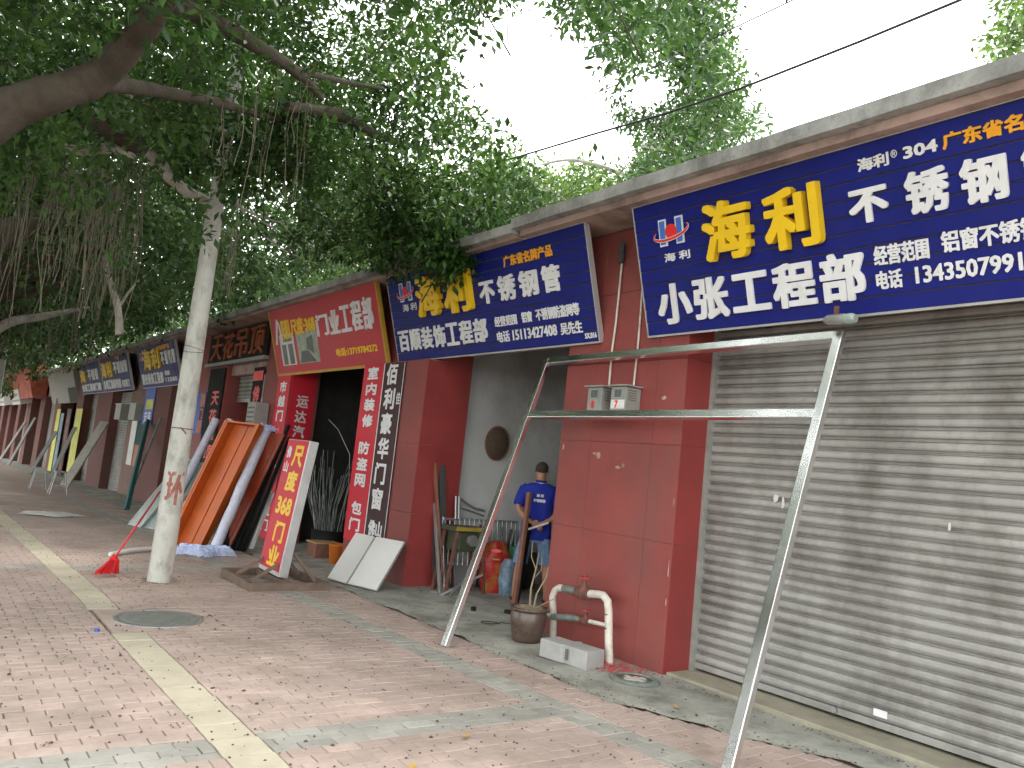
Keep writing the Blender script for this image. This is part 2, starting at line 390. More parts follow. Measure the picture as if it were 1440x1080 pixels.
while y < 25:
    h = .104
    yc = y + h / 2; xb = band_x(yc)
    yl = 1.56 - .012 * yc; yr = yl + .27
    segs = [(-1.68, yl, 'brick'), (yl, yr, 'yel'), (yr, xb, 'brick'), (xb, xb + .28, 'grey'), (xb + .28, apron_edge(yc), 'brick')]
    if any(a <= yc <= b for a, b in CROSS):
        segs = [(-1.68, yl, 'grey'), (yl, yr, 'yel'), (yr, xb + .28, 'grey'), (xb + .28, apron_edge(yc), 'brick')]
    for x0, x1, k in segs:
        if k == 'yel':
            continue
        off = (row % 2) * .102
        xs = [x0]; t = math.floor((x0 - off) / .204) * .204 + off + .204
        while t < x1 - .03:
            if t > x0 + .03: xs.append(t)
            t += .204
        xs.append(x1)
        for a, b in zip(xs[:-1], xs[1:]):
            cx, cy = (a + b) / 2, yc
            if abs(cx - MH[0]) < .47 and abs(cy - MH[1]) < .44: continue
            cells.append((k, cx, cy, b - a - GAP, h - GAP))
    y += h; row += 1
y = -1.5
while y < 25:
    if not (7.12 < y + .13 < 8.05): cells.append(('yel', 1.695 - .012 * (y + .13), y + .13, .265 - GAP, .26 - GAP))
    y += .26
yy_ = 7.12
while yy_ < 8.03:
    for q_ in range(2):
        if abs(1.54 + q_*.13 - MH[0]) >= .47 or abs(yy_ + .05 - MH[1]) >= .44: cells.append(('brick', 1.695 - .012*yy_ - .067 + q_*.133, yy_ + .05, .13 - GAP, .104 - GAP))
    yy_ += .104
MM = {'brick': ('brick', M_brick), 'grey': ('grey_paver', M_grey), 'yel': ('yellow_tile', M_yel)}
def vis(x, y):
    d = Vector((x, y, 0)) - EYE; zc = d.dot(fwd)
    if zc < .3: return 0
    u = 720 + FPX * d.dot(rgt) / zc; v = 540 + FPX * d.dot(dwn) / zc
    return (1 / zc**3) if (-25 < u < 1465 and v < 1110) else 0
for kind in MM:
    cs = sorted([c for c in cells if c[0] == kind], key=lambda c: -vis(c[1], c[2]))
    name, m = MM[kind]
    far = MB()
    for i, (k, x, y_, wx, wy) in enumerate(cs):
        z = gz(y_) + random.gauss(0, .0016)
        if i < 298 and vis(x, y_) > 0:
            full = abs(wx - (.204 - GAP)) < 1e-3
            me = paver_mesh(name, m, round(wx, 2) if not full else wx, wy)
            o = link(name, me, pav); o.location = (x, y_, z)
            o.rotation_euler = (random.gauss(0, .006), random.gauss(0, .006), random.gauss(0, .006))
        else:
            t1, t2 = random.gauss(0, .006), random.gauss(0, .006); hx, hy, c = wx/2, wy/2, .004
            def q(px, py, pz): return (x + px, y_ + py, z + pz + px * t1 + py * t2 * 0.5)
            far.add([q(-hx, -hy, -c*2), q(hx, -hy, -c*2), q(hx, hy, -c*2), q(-hx, hy, -c*2), q(-hx+c, -hy+c, 0), q(hx-c, -hy+c, 0), q(hx-c, hy-c, 0), q(-hx+c, hy-c, 0)],
                    [(4, 5, 6, 7), (0, 1, 5, 4), (1, 2, 6, 5), (2, 3, 7, 6), (3, 0, 4, 7)])
    o = far.build(name, m, pav); o['kind'] = 'stuff'
# distant paving: one sheet, pattern in the material
def brick_sheet():
    m = mat('distant paving', (.46, .345, .295), .85, var=.2, scale=1.0, dirt=.5, dirtcol=(.25, .21, .17))
    nt = m.node_tree; b = nt.nodes['Principled BSDF']; src = b.inputs['Base Color'].links[0].from_socket
    bt = nt.nodes.new('ShaderNodeTexBrick'); bt.inputs['Scale'].default_value = 1; bt.inputs['Brick Width'].default_value = .204; bt.inputs['Row Height'].default_value = .104
    bt.inputs['Mortar Size'].default_value = .004; bt.inputs['Mortar'].default_value = (.6, .6, .6, 1); bt.inputs['Color1'].default_value = (1, 1, 1, 1); bt.inputs['Color2'].default_value = (.85, .85, .85, 1)
    g = nt.nodes.new('ShaderNodeNewGeometry'); nt.links.new(g.outputs['Position'], bt.inputs['Vector'])
    mu = nt.nodes.new('ShaderNodeMix'); mu.data_type = 'RGBA'; mu.blend_type = 'MULTIPLY'; mu.inputs['Factor'].default_value = 1
    nt.links.new(src, mu.inputs['A']); nt.links.new(bt.outputs['Color'], mu.inputs['B']); nt.links.new(mu.outputs['Result'], b.inputs['Base Color'])
    return m
M_farpave = brick_sheet()
g = MB()
for a, b, x1a in ((25, 70, 4.35), (70, 140, 4.35)):
    g.add([(-1.7, a, gz(a) - .002), (x1a, a, gz(a) - .002), (x1a, b, gz(b) - .002), (-1.7, b, gz(b) - .002)], [(0, 1, 2, 3)])
tag(g.build('pavement', M_farpave), kind='structure')
# manhole set in its concrete collar
mh = thing('manhole_cover', (MH[0], MH[1], 0), 'round grey cast iron manhole cover with a grid of studs between the yellow tiles', 'manhole cover')
b = MB(); b.box(-.46, .46, -.43, .43, -.03, -.002); b.build('collar', M_brick, mh)
b = MB(); b.lathe([(.375, -.01), (.375, .004), (.345, .004), (.345, -.003), (.0, -.003)], n=48); b.build('rim', M_zinc, mh)
M_mh = mat('cast iron cover', (.22, .235, .21), .6, metal=.3, var=.2, scale=8, dirt=.6, dirtcol=(.3, .27, .22), dscale=5)
b = MB(); b.lathe([(.343, 0), (.0, 0)], n=48)
for i in range(-13, 14):
    for j in range(-13, 14):
        x, yy = i * .025 + (j % 2) * .0125, j * .025
        if x*x + yy*yy < .31**2: b.box(x - .008, x + .008, yy - .008, yy + .008, 0, .006)
b.build('studded_plate', M_mh, mh)
# concrete apron in front of the shops: an uneven sheet
g = MB(); NX, NY = 14, 170
vv = []
for j in range(NY + 1):
    y = -6 + (j / NY) * 36 if j < NY else 30
    for i in range(NX + 1):
        e = apron_edge(y) + .035 * math.sin(y * 5.1) + .03 * math.sin(y * 13.7 + 1) + .02 * math.sin(y * 31)
        x = e + (i / NX) * (5.9 - e)
        z = gz(y) + .006 + (0.012 * math.sin(x * 3.1 + y * 1.7) * math.sin(y * 2.3) if i > 1 else -.004 * (2 - i)) + .012 * (i / NX) + .004
        vv.append((x, y, z))
ff = [(j*(NX+1) + i, j*(NX+1) + i + 1, (j+1)*(NX+1) + i + 1, (j+1)*(NX+1) + i) for j in range(NY) for i in range(NX)]
g.add(vv, ff, True)
g.add([(4.3, 30, gz(30)), (5.9, 30, gz(30)), (5.9, 140, gz(140)), (4.3, 140, gz(140))], [(0, 1, 2, 3)])
tag(g.build('concrete_apron', M_conc), kind='structure')
g = MB()
for a, b_ in ((6.2, 9), (9, 30), (30, 120)):
    g.add([(5.9, a, gz(a) + .02), (10.5, a, gz(a) + .02), (10.5, b_, gz(b_) + .02), (5.9, b_, gz(b_) + .02)], [(0, 1, 2, 3)])
tag(g.build('shop_floor', M_floor), kind='structure')
# litter
b = MB()
for _ in range(3000):
    y = 2 + 14 * random.random() ** 1.5; x = random.gauss(3.0, 1.6) if random.random() < .6 else random.uniform(-.5, 4.6)
    if not (-.8 < x < 5.3): continue
    r = random.uniform(.003, .010) * (1.5 if random.random() < .1 else 1); z = gz(y) + .003 + (.016 if x > 4.4 else 0)
    t = random.uniform(0, 6.28); n = 5
    v = [(x + r * random.uniform(.6, 1.3) * math.cos(t + k * 1.256), y + r * random.uniform(.6, 1.5) * math.sin(t + k * 1.256), z) for k in range(n)] + [(x, y, z + r * .8)]
    b.add(v, [(k, (k + 1) % n, n) for k in range(n)])
for _ in range(900):
    y = 2.6 + 12 * random.random() ** 1.3; e = apron_edge(y) if random.random() < .6 else 5.38
    x = e + random.gauss(-.02 if e < 5.3 else -.03, .03); r = random.uniform(.003, .009); z = gz(y) + (.012 if x < 4.5 else .024); t = random.uniform(0, 6.28)
    v = [(x + r * random.uniform(.6, 1.4) * math.cos(t + k * 1.256), y + r * random.uniform(.6, 1.7) * math.sin(t + k * 1.256), z) for k in range(5)] + [(x, y, z + r * .7)]
    b.add(v, [(k, (k + 1) % 5, 5) for k in range(5)])
tag(b.build('fallen_fruit', M_litter), 'dark fallen banyan fruit and leaf bits strewn over the paving', 'litter', kind='stuff')
for (x, y, lab) in ((2.9, 4.06, 'yellow dry leaf lying on the bricks right of the yellow strip'), (2.35, 3.75, 'curled yellow leaf on the pavement nearest the bottom edge'), (4.75, 4.05, 'small yellow leaf fallen on the grey concrete apron')):
    b = MB(); z = gz(y) + (.012 if x < 4.4 else .03); t = random.uniform(0, 6)
    pts = [(-.05, 0, 0), (-.02, .016, .006), (.02, .017, .004), (.055, 0, .008), (.02, -.016, .004), (-.02, -.015, .006)]
    v = [(x + p[0] * math.cos(t) - p[1] * math.sin(t), y + p[0] * math.sin(t) + p[1] * math.cos(t), z + p[2]) for p in pts]
    b.add(v, [(0, 1, 5), (1, 2, 4, 5), (2, 3, 4)]); tag(b.build('fallen_leaf', M_dryleaf), lab, 'leaf')
b = MB(); b.lathe([(.0, .016), (.018, .016), (.02, .012), (.021, 0)], (1.39, 7.17, .001), 16)
tag(b.build('bottle_cap', M_blueb), 'crushed blue bottle cap lying left of the yellow strip', 'bottle cap')

# ================================================================ SHOP BUILDING
bld = thing('shop_building', (5.4, 20, 0), 'long single storey row of red fronted workshops with a weathered concrete roof edge', 'building')
def bp(b, name, m): return b.build(name, m, bld, True)
def pillar(Y0, Y1, xf, xb=5.95, tiles=False, top=4.16, name='pillar'):
    z0 = gz(Y1) - .3
    b = MB(); b.box(xf + (.01 if tiles else 0), xb, Y0 + (.01 if tiles else 0), Y1, z0, top)
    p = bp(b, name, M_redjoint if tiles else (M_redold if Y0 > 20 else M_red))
    if tiles:
        zs = tiles['z']; yss = tiles['y']
        for za, zb_ in zip(zs[:-1], zs[1:]):
            for ya, yb in zip(yss[:-1], yss[1:]):
                b = MB(); b.box(xf - .004 + random.uniform(-.001, .001), xf + .012, ya + .0018, yb - .0018, za + .0018, zb_ - .0018)
                o = b.build('tile', M_red, p); bevel(o, .002, 1)
            b = MB(); b.box(xf - .001, xb - .03, Y0 - .004, Y0 + .012, za + .003, zb_ - .003)   # reveal facing the near side
            o = b.build('tile', M_red2, p)
            b = MB(); b.box(xf - .001, xb - .03, Y1 - .012, Y1 + .004, za + .003, zb_ - .003)
            o = b.build('tile', M_red2, p)
    return p
p1 = pillar(4.81, 6.46, 5.43, tiles=dict(z=[0, 1.13, 2.0, 2.79, 3.5, 4.16], y=[4.81, 5.16, 5.99, 6.46]))
p2 = pillar(9.1, 10.97, 5.25, tiles=dict(z=[0, .95, 1.85, 2.98], y=[9.1, 9.7, 10.32, 10.97]), top=2.985)
pillar(9.1, 10.97, 5.47, top=4.15)
p3 = pillar(14.3, 15.74, 5.4)
for (a, b_) in ((-1.2, .55), (18.3, 20.6), (23.1, 25.95), (31.4, 34.3), (37.6, 39.3), (44.2, 46.2), (50.5, 52.6), (57, 59), (63.5, 65.5), (70, 72), (76.5, 79), (83, 86)):
    pillar(a, b_, 5.4)
# wide apron where shop 5 wall stands between pillars
b = MB(); b.box(5.55, 5.95, 25.95, 28.9, gz(29) - .1, 4.16); bp(b, 'wall', M_wallold)
# walls: back, partitions, header over the openings, end walls
b = MB(); b.box(10.3, 10.5, -3.2, 9.4, -1, 4.15); bp(b, 'back_wall', M_inwall)
b = MB(); b.box(10.3, 10.5, 9.4, 120, -3, 4.15); bp(b, 'back_wall', M_dark)  # near black instead of plaster: the shops' inner shade put into the colour
for yy, m in ((-3.1, M_inwall), (5.6, M_inwall), (9.32, M_inwall), (15.0, M_inwall), (19.5, M_inwall), (24.5, M_inwall), (32.5, M_inwall), (38.4, M_inwall), (45, M_inwall), (51.5, M_inwall), (58, M_inwall), (64.5, M_inwall), (71, M_inwall), (78, M_inwall), (119, M_inwall)):
    b = MB(); b.box(5.92, 10.3, yy, yy + .18, gz(yy) - .3, 4.15); bp(b, 'partition', m if yy < 14 else M_dark)  # farther partitions near black too, shade painted into the wall colour
for a, b_ in ((-3.1, 4.81), (6.46, 9.1), (10.97, 14.3), (15.74, 18.3), (20.6, 23.1), (28.9, 31.4)) + tuple((x, x + 4.5) for x in (34.3, 39.3, 46.2, 52.6, 59, 65.5, 72, 79)):
    b = MB(); b.box(5.5, 5.93, a, b_, 3.12, 4.15); bp(b, 'lintel', M_soff)
b = MB(); b.box(5.45, 5.95, -3.2, -1.2, 0, 4.15); b.box(5.45, 5.95, 86, 120, -3, 4.15); bp(b, 'wall', M_red)
b = MB(); b.box(5.95, 10.3, 15.2, 19.5, 2.3, 2.5)
# roof slab: uneven edge made of cast lengths
def slab(Y0, Y1, x0, zb, zt):
    b = MB(); n = max(2, int((Y1 - Y0) / .35)); v = []
    for i in range(n + 1):
        y = Y0 + (Y1 - Y0) * i / n; j = random.gauss(0, .004); k = random.gauss(0, .004)
        v += [(x0 + j, y, zb + k * .6), (x0 + j * .5 - .01, y, zt + k), (10.6, y, zt + .02), (10.6, y, zb)]
    f = []
    for i in range(n):
        for s in range(4): f.append((i*4 + s, i*4 + (s+1) % 4, (i+1)*4 + (s+1) % 4, (i+1)*4 + s))
    f += [(3, 2, 1, 0), (n*4, n*4 + 1, n*4 + 2, n*4 + 3)]
    b.add(v, f)
    bmc = b.build('roof_edge', M_roofc, bld, True)
    return bmc
for a, b_ in ((-3.4, 1.2), (1.21, 6.95)): slab(a, b_, 4.84, 4.24, 4.35)
for a, b_ in ((6.96, 12.6), (12.61, 20.5), (20.51, 28.5), (28.51, 40), (40.01, 60), (60.01, 90), (90.01, 120)): slab(a, b_, 4.855, 4.205, 4.31)
b = MB(); b.box(4.93, 10.3, -3.35, 6.9, 4.17, 4.238); b.box(4.95, 10.3, 6.98, 120, 4.165, 4.203); bp(b, 'soffit', M_soff)
# threshold + roller shutter of the nearest shop
b = MB(); b.box(5.46, 5.88, .55, 4.80, -.02, .045); bevel(bp(b, 'threshold', M_thresh), .01)
def slat_mesh(W, h=.088):
    prof = [(0, .006), (.012, .006), (.0125, -.016), (.018, -.024), (.032, -.029), (.052, -.029), (.066, -.022), (.070, -.012), (.0705, .004), (.076, .004), (.0765, -.008), (.084, -.012), (.0868, .0), (h - .0003, .006)]
    b = MB(); v = []
    for z, x in prof: v += [(x, 0, z), (x, W, z)]
    b.add(v, [(2*i, 2*i + 1, 2*i + 3, 2*i + 2) for i in range(len(prof) - 1)], False)
    b.add([(0.012, 0, 0), (0.012, W, 0), (0.012, W, h), (0.012, 0, h)], [(0, 1, 2, 3)])
    return b.mesh('slat', M_shut)
sh = link('roller_shutter', None); wpart(sh, bld)
me = slat_mesh(4.22)
for i in range(35):
    o = link('slat', me, sh); o.location = (5.82 + random.uniform(-.002, .002), .56, .12 + i * .088 + random.uniform(-.0012, .0012)); o.rotation_euler = (random.gauss(0, .0004), random.gauss(0, .02), random.gauss(0, .0006))
b = MB(); b.box(5.795, 5.83, .56, 4.78, .068, .118); bevel(b.build('bottom_rail', M_shut, sh), .004)
b = MB(); b.box(5.76, 5.86, 4.765, 4.806, .045, 3.3); b.build('guide_rail', M_meter, sh)
b = MB(); b.box(5.786, 5.790, 3.02, 3.12, .15, .20); b.build('sticker', M_white, sh)
for y_, z_, w_, h_ in ((4.05, 1.62, .05, .09), (3.98, 1.60, .03, .12), (2.65, 1.55, .03, .08), (3.75, 2.52, .03, .02)):
    b = MB(); n_ = 7; b.prism([(y_ + w_/2*math.cos(q*.9)*random.uniform(.6, 1.2), z_ + h_/2*math.sin(q*.9)*random.uniform(.6, 1.2)) for q in range(n_)], 0, .001, Matrix(((0, 0, -1, 5.789), (1, 0, 0, 0), (0, 1, 0, 0), (0, 0, 0, 1))))
    b.build('paper_scrap', M_inwall, sh)
b = MB(); b.tube([(5.775, 3.42, .10), (5.80, 3.42, .10)], .022, 14); b.build('lock', M_zinc, sh)
def far_shutter(Y0, Y1, z0, z1, x=5.72, frame=True):
    s = link('roller_shutter', None); wpart(s, bld)
    n = int((z1 - z0) / .09); b = MB()
    for i in range(n):
        z = z0 + i * .09
        b.add([(x, Y0, z), (x, Y1, z), (x - .022, Y0, z + .018), (x - .022, Y1, z + .018), (x - .022, Y0, z + .07), (x - .022, Y1, z + .07), (x, Y0, z + .088), (x, Y1, z + .088)],
              [(0, 1, 3, 2), (2, 3, 5, 4), (4, 5, 7, 6)])
    o = b.build('slat', M_shut, s); o['kind'] = 'stuff'
    b = MB(); b.box(x - .03, x + .02, Y0, Y1, z0 - .08, z0 - .002); b.build('bottom_rail', M_zinc, s)
far_shutter(20.62, 23.08, -.2, 3.1); far_shutter(28.92, 31.38, -.4, 3.1); far_shutter(15.76, 18.28, 2.62, 3.5)
far_shutter(34.32, 37.55, -.6, 3.1, 5.75)
for a, b_ in ((46.2, 50.4), (59, 63.5), (72, 76.5)):
    far_shutter(a + .02, b_ - .02, -1.2, 3.1, 5.75)

# ================================================================ SHOP SIGNS (tilted boards hung under the roof edge)
XB, ZB, XT, ZT = 5.385, 3.02, 5.03, 4.17
SH = math.hypot(XT - XB, ZT - ZB)
def sign_root(name, Yleft, label, cat='shop sign', flat=False, x=5.39, zb=None, group=None):
    vd = Vector((XT - XB, 0, ZT - ZB)).normalized() if not flat else Vector((0, 0, 1))
    ud = Vector((0, -1, 0)); n = ud.cross(vd)
    o = link(name, None)
    p = Vector((XB, Yleft, ZB)) if not flat else Vector((x, Yleft, zb))
    o.matrix_world = Matrix(((ud.x, vd.x, n.x, p.x), (ud.y, vd.y, n.y, p.y), (ud.z, vd.z, n.z, p.z), (0, 0, 0, 1)))
    return tag(o, label, cat, group)
def blue_board(root, W, n=10, far=False):
    b = MB(); b.box(.005, W - .005, .005, SH - .005, -.06, -.016); b.build('backboard', M_shutg, root)
    h = SH / n
    sm = MB(); sm.prism([(-.015, 0), (.0, 0), (.002, .004), (-.004, h - .011), (-.010, h - .009), (-.015, h - .009)], 0, W, Matrix(((0, 0, 1, 0), (0, 1, 0, 0), (1, 0, 0, 0), (0, 0, 0, 1))))
    me = sm.mesh('slat', M_blue)
    if far:
        b = MB()
        for i in range(n): b.box(0, W, i*h, (i+1)*h - .007, -.015, 0)
        b.build('slat_panel', M_blue, root)
    else:
        for i in range(n):
            o = link('slat', me, root); o.location = (0, i * h, random.uniform(-.0008, .0008))
            if i == 0: pass
    b = MB(); b.box(-.012, W + .012, -.02, -.002, -.06, .008); b.box(-.012, W + .012, SH - .004, SH + .01, -.06, .006)
    b.box(-.014, -.002, -.002, SH - .004, -.06, .004); b.box(W + .002, W + .014, -.002, SH - .004, -.06, .006); b.build('edge_trim', M_trim, root)
def logo(root, x0, y0, x1, y1):
    lg = link('logo', None, root); w = x1 - x0; h = y1 - y0
    b = MB()
    for a, c in ((0, .30), (.66, .96)):
        b.prism([(x0 + a*w*.9 + .04*w, y0), (x0 + c*w*.9 + .04*w, y0), (x0 + c*w*.9 + .06*w, y1), (x0 + a*w*.9 + .06*w, y1)], .001, .010)
    b.box(x0 + .25*w, x0 + .7*w, y0 + .40*h, y0 + .62*h, .001, .010)
    b.build('emblem_outline', M_white, lg)
    i = .018 * w / .4
    for a, c in ((0, .30), (.66, .96)):
        b = MB(); b.prism([(x0 + a*w*.9 + .04*w + i, y0 + i), (x0 + c*w*.9 + .04*w - i, y0 + i), (x0 + c*w*.9 + .06*w - i, y1 - i), (x0 + a*w*.9 + .06*w + i, y1 - i)], .011, .0135); b.build('emblem_stroke', M_logo, lg)
    b = MB(); cx, cy = (x0 + x1) / 2, y0 + .5 * h; r = .2 * w
    b.prism([(cx + r * math.cos(t * .393), cy + r * math.sin(t * .393)) for t in range(16)], .012, .018); b.build('emblem_disc', M_logor, lg)
    def arc(rx, ry, w0, m, z, nm):
        b = MB(); n = 22
        ts = [R(150) + (R(385) - R(150)) * k / n for k in range(n + 1)]
        P = []
        for k, t in enumerate(ts):
            ww = w0 * math.sin(math.pi * (k + .3) / (n + .6)) ** .6
            c = Vector((cx + rx * math.cos(t), cy - .02 * h + ry * math.sin(t) + .12 * rx * math.cos(t), 0))
            d = Vector((-rx * math.sin(t), ry * math.cos(t), 0)).normalized(); nn = Vector((d.y, -d.x, 0))
            P.append((c + nn * ww, c - nn * ww))
        v = [(p.x, p.y, z) for q in P for p in q]
        b.add(v, [(2*k, 2*k + 1, 2*k + 3, 2*k + 2) for k in range(n)]); b.build(nm, m, lg)
    arc(.62 * w, .25 * h, .05 * w, M_white, .019, 'swoosh_outline'); arc(.62 * w, .25 * h, .032 * w, M_logor, .021, 'swoosh')
def chars(root, items, m, depth=.03, bold=.012, z0=.002):
    for c, x0, y0, x1, y1 in items: letters(root, c, (x0, y0, x1, y1), m, z0, depth, bold, 'character')

s1 = sign_root('shop_sign', 5.27, 'large blue slatted sign reading 海利 不锈钢 and 小张工程部 over the closed shutter')
blue_board(s1, 4.35, 10); logo(s1, .27, .79, .60, 1.03)
letters(s1, '海 利', (.31, .645, .61, .725), M_white, .002, .004, .003)
chars(s1, [('海', .82, .56, 1.30, 1.06), ('利', 1.43, .55, 1.91, 1.03)], M_yellow, .07, .018, .004)
chars(s1, [('不', 2.12, .64, 2.41, .89), ('锈', 2.53, .625, 2.82, .925), ('钢', 2.89, .62, 3.17, .92), ('管', 3.25, .62, 3.53, .92)], M_white, .02, .0125)
chars(s1, [('小', .17, .08, .57, .455), ('张', .60, .085, .97, .455), ('工', 1.01, .11, 1.38, .44), ('程', 1.41, .10, 1.79, .46), ('部', 1.83, .10, 2.19, .47)], M_white, .02, .0155)
letters(s1, '经营范围', (2.26, .325, 2.65, .47), M_white, .002, .005, .0048)
letters(s1, '铝窗不锈钢防盗网等', (2.73, .345, 3.80, .49), M_white, .002, .005, .0048)
letters(s1, '电话', (2.26, .155, 2.45, .29), M_white, .002, .005, .0048)
letters(s1, '13435079919', (2.54, .165, 3.30, .285), M_white, .002, .005, .0048)
letters(s1, '海利', (2.21, 1.005, 2.44, 1.10), M_white, .002, .006, .004)
letters(s1, '®', (2.455, 1.045, 2.50, 1.10), M_white, .002, .004)
letters(s1, '304', (2.54, 1.015, 2.77, 1.10), M_white, .002, .006, .005)
letters(s1, '广东省名牌产品', (2.80, 1.01, 3.66, 1.12), M_yellow2, .002, .006, .005)

s2 = sign_root('shop_sign', 10.18, 'blue slatted sign reading 百顺装饰工程部 above the open shop with the man inside')
blue_board(s2, 4.22, 10); logo(s2, .30, .82, .68, 1.08)
letters(s2, '海 利', (.34, .68, .72, .785), M_white, .002, .004, .003)
chars(s2, [('海', .84, .55, 1.42, 1.09), ('利', 1.53, .53, 2.12, 1.06)], M_yellow, .07, .020, .004)
chars(s2, [('不', 2.26, .575, 2.56, .85), ('锈', 2.64, .57, 2.97, .87), ('钢', 3.05, .57, 3.38, .87), ('管', 3.46, .57, 3.76, .87)], M_white, .02, .0125)
xs = np.linspace(.09, 2.32, 8)
chars(s2, [(c, xs[i] + .015, .13, xs[i+1] - .015, .43) for i, c in enumerate('百顺装饰工程部')], M_white, .015, .011)
letters(s2, '经营范围', (2.47, .285, 2.91, .41), M_white, .002, .005, .005)
letters(s2, '铝窗', (3.0, .29, 3.19, .415), M_white, .002, .005, .005)
letters(s2, '不锈钢防盗网等', (3.26, .29, 3.99, .425), M_white, .002, .005, .005)
letters(s2, '电话', (2.48, .10, 2.73, .235), M_white, .002, .005, .005)
letters(s2, '15113427408', (2.79, .105, 3.59, .23), M_white, .002, .005, .005)
letters(s2, '吴先生', (3.65, .10, 4.0, .235), M_white, .002, .005, .005)
letters(s2, 'SX.016', (4.02, .035, 4.20, .095), M_white, .002, .004, .003)
letters(s2, '广东省名牌产品', (2.80, .95, 3.68, 1.08), M_yellow2, .002, .006, .006)

s3 = sign_root('shop_sign', 14.97, 'red sign with yellow edging reading 门业工程部 and a phone number')
W3 = 4.42
b = MB(); b.box(0, W3, 0, SH, -.05, 0); b.build('backboard', M_rsign, s3)
b = MB(); b.box(-.03, W3 + .03, -.045, -.001, -.05, .015); b.box(-.03, W3 + .03, SH + .001, SH + .03, -.05, .015); b.box(-.035, -.001, 0, SH, -.05, .014); b.box(W3 + .001, W3 + .035, 0, SH, -.05, .014)
b.build('edge_trim', M_gold, s3)
chars(s3, [('门', 2.12, .56, 2.60, .93), ('业', 2.66, .55, 3.05, .95), ('工', 3.10, .55, 3.46, .98), ('程', 3.51, .54, 3.86, 1.01), ('部', 3.91, .53, 4.23, 1.03)], M_white, .02, .013)
b = MB(); b.prism([(.12, .55), (.19, .55), (.37, .98), (.30, 1.03)], .001, .012); b.prism([(.37, .98), (.42, .93), (.50, .56), (.42, .56)], .001, .010); b.build('emblem', M_white, s3)
chars(s3, [('阳', .50, .62, .70, .98), ('阳', .71, .62, .90, .98)], M_yellow, .01, .012)
letters(s3, '尺度·368', (.96, .66, 2.06, .97), M_yellow, .002, .012, .014)
letters(s3, '电话:13719784272', (2.73, .18, 4.2, .32), M_yellow, .002, .004, .007)
pic = link('door_picture', None, s3)
b = MB(); b.box(.32, 1.0, .14, .72, .001, .004); b.build('picture_sheet', M_panel, pic)
b = MB(); b.box(.40, .92, .58, .69, .005, .008); b.box(.40, .60, .16, .53, .005, .008); b.box(.70, .92, .16, .53, .005, .008); b.build('door_print', M_meterglass, pic)
pic = link('room_picture', None, s3)
b = MB(); b.box(1.13, 2.05, .14, .70, .001, .004); b.build('picture_sheet', mat('printed room photo', (.32, .38, .30), .5, var=.5, scale=9), pic)
b = MB(); b.prism([(1.2, .16), (1.9, .16), (1.6, .36), (1.3, .36)], .005, .007); b.prism([(1.55, .4), (1.85, .3), (1.85, .62), (1.6, .58)], .005, .0075); b.build('room_print', M_meterglass, pic)

s0 = sign_root('shop_sign', 19.75, 'black sign board with hollow orange letters reading 天花吊顶 under the roof', flat=True, x=5.34, zb=3.42)
b = MB(); b.box(0, 4.05, 0, .70, -.05, 0); b.build('backboard', M_black, s0)
chars(s0, [('天', .28, .05, 1.1, .66), ('花', 1.2, .05, 1.95, .66), ('吊', 2.05, .05, 2.85, .66), ('顶', 3.0, .05, 3.85, .66)], M_orangel, .04, .003)
b = MB(); b.box(-.02, 4.1, -.08, -.005, -.05, .06); b.build('lamp_ledge', M_meter, s0)

s4 = sign_root('shop_sign', 26.6, 'blue sign half hidden behind the concrete utility pole')
blue_board(s4, 4.5, 10, True); logo(s4, .3, .8, .68, 1.06)
chars(s4, [('海', .80, .50, 1.75, 1.13), ('利', 1.85, .50, 2.75, 1.10)], M_yellow, .05, .03)
chars(s4, [('不', 2.85, .58, 3.20, .95), ('锈', 3.28, .58, 3.6, .97), ('钢', 3.68, .58, 4.0, .97), ('管', 4.08, .58, 4.38, .97)], M_white, .02, .02)
xs = np.linspace(.12, 2.8, 8)
chars(s4, [(c, xs[i] + .02, .08, xs[i+1] - .02, .42) for i, c in enumerate('顺安装饰工程部')], M_white, .015, .02)
letters(s4, '经营范围', (2.95, .28, 3.5, .42), M_white, .002, .006, .01); letters(s4, '13580', (2.95, .1, 4.2, .23), M_white, .002, .006, .01)
letters(s4, '广东省名牌产品', (2.4, 1.0, 3.9, 1.14), M_yellow2, .002, .006, .01)
s5 = sign_root('shop_sign', 33.0, 'small blue sign with one big yellow word above the brown pier')
blue_board(s5, 4.9, 8, True)
chars(s5, [('海', .3, .5, 1.2, 1.08), ('利', 1.3, .5, 2.2, 1.08)], M_yellow, .05, .035)
chars(s5, [('不', 2.4, .58, 3.0, 1.0), ('锈', 3.05, .58, 3.6, 1.0), ('钢', 3.65, .58, 4.15, 1.0), ('管', 4.2, .58, 4.7, 1.0)], M_white, .02, .03)
chars(s5, [('广', 2.9, 1.04, 3.2, 1.18), ('东', 3.25, 1.04, 3.55, 1.18)], M_yellow2, .01, .01)
chars(s5, [(c, .2 + i * .45, .08, .6 + i * .45, .42) for i, c in enumerate('东利工程装饰部')], M_white, .02, .028)
chars(s5, [(c, 3.5 + i * .3, .1, 3.75 + i * .3, .35) for i, c in enumerate('防盗网门')], M_white, .02, .02)
s6 = sign_root('shop_sign', 37.9, 'narrower blue sign left of the pair, its yellow word at its left end')
blue_board(s6, 4.75, 8, True)
chars(s6, [('海', .3, .45, 1.5, 1.0)], M_yellow, .05, .035)
chars(s6, [('不', 2.0, .5, 2.7, .95), ('锈', 2.8, .5, 3.5, .95), ('钢', 3.6, .5, 4.2, .95)], M_white, .02, .03)
chars(s6, [(c, .2 + i * .62, .08, .75 + i * .62, .40) for i, c in enumerate('安装工程部门窗')], M_white, .02, .03)
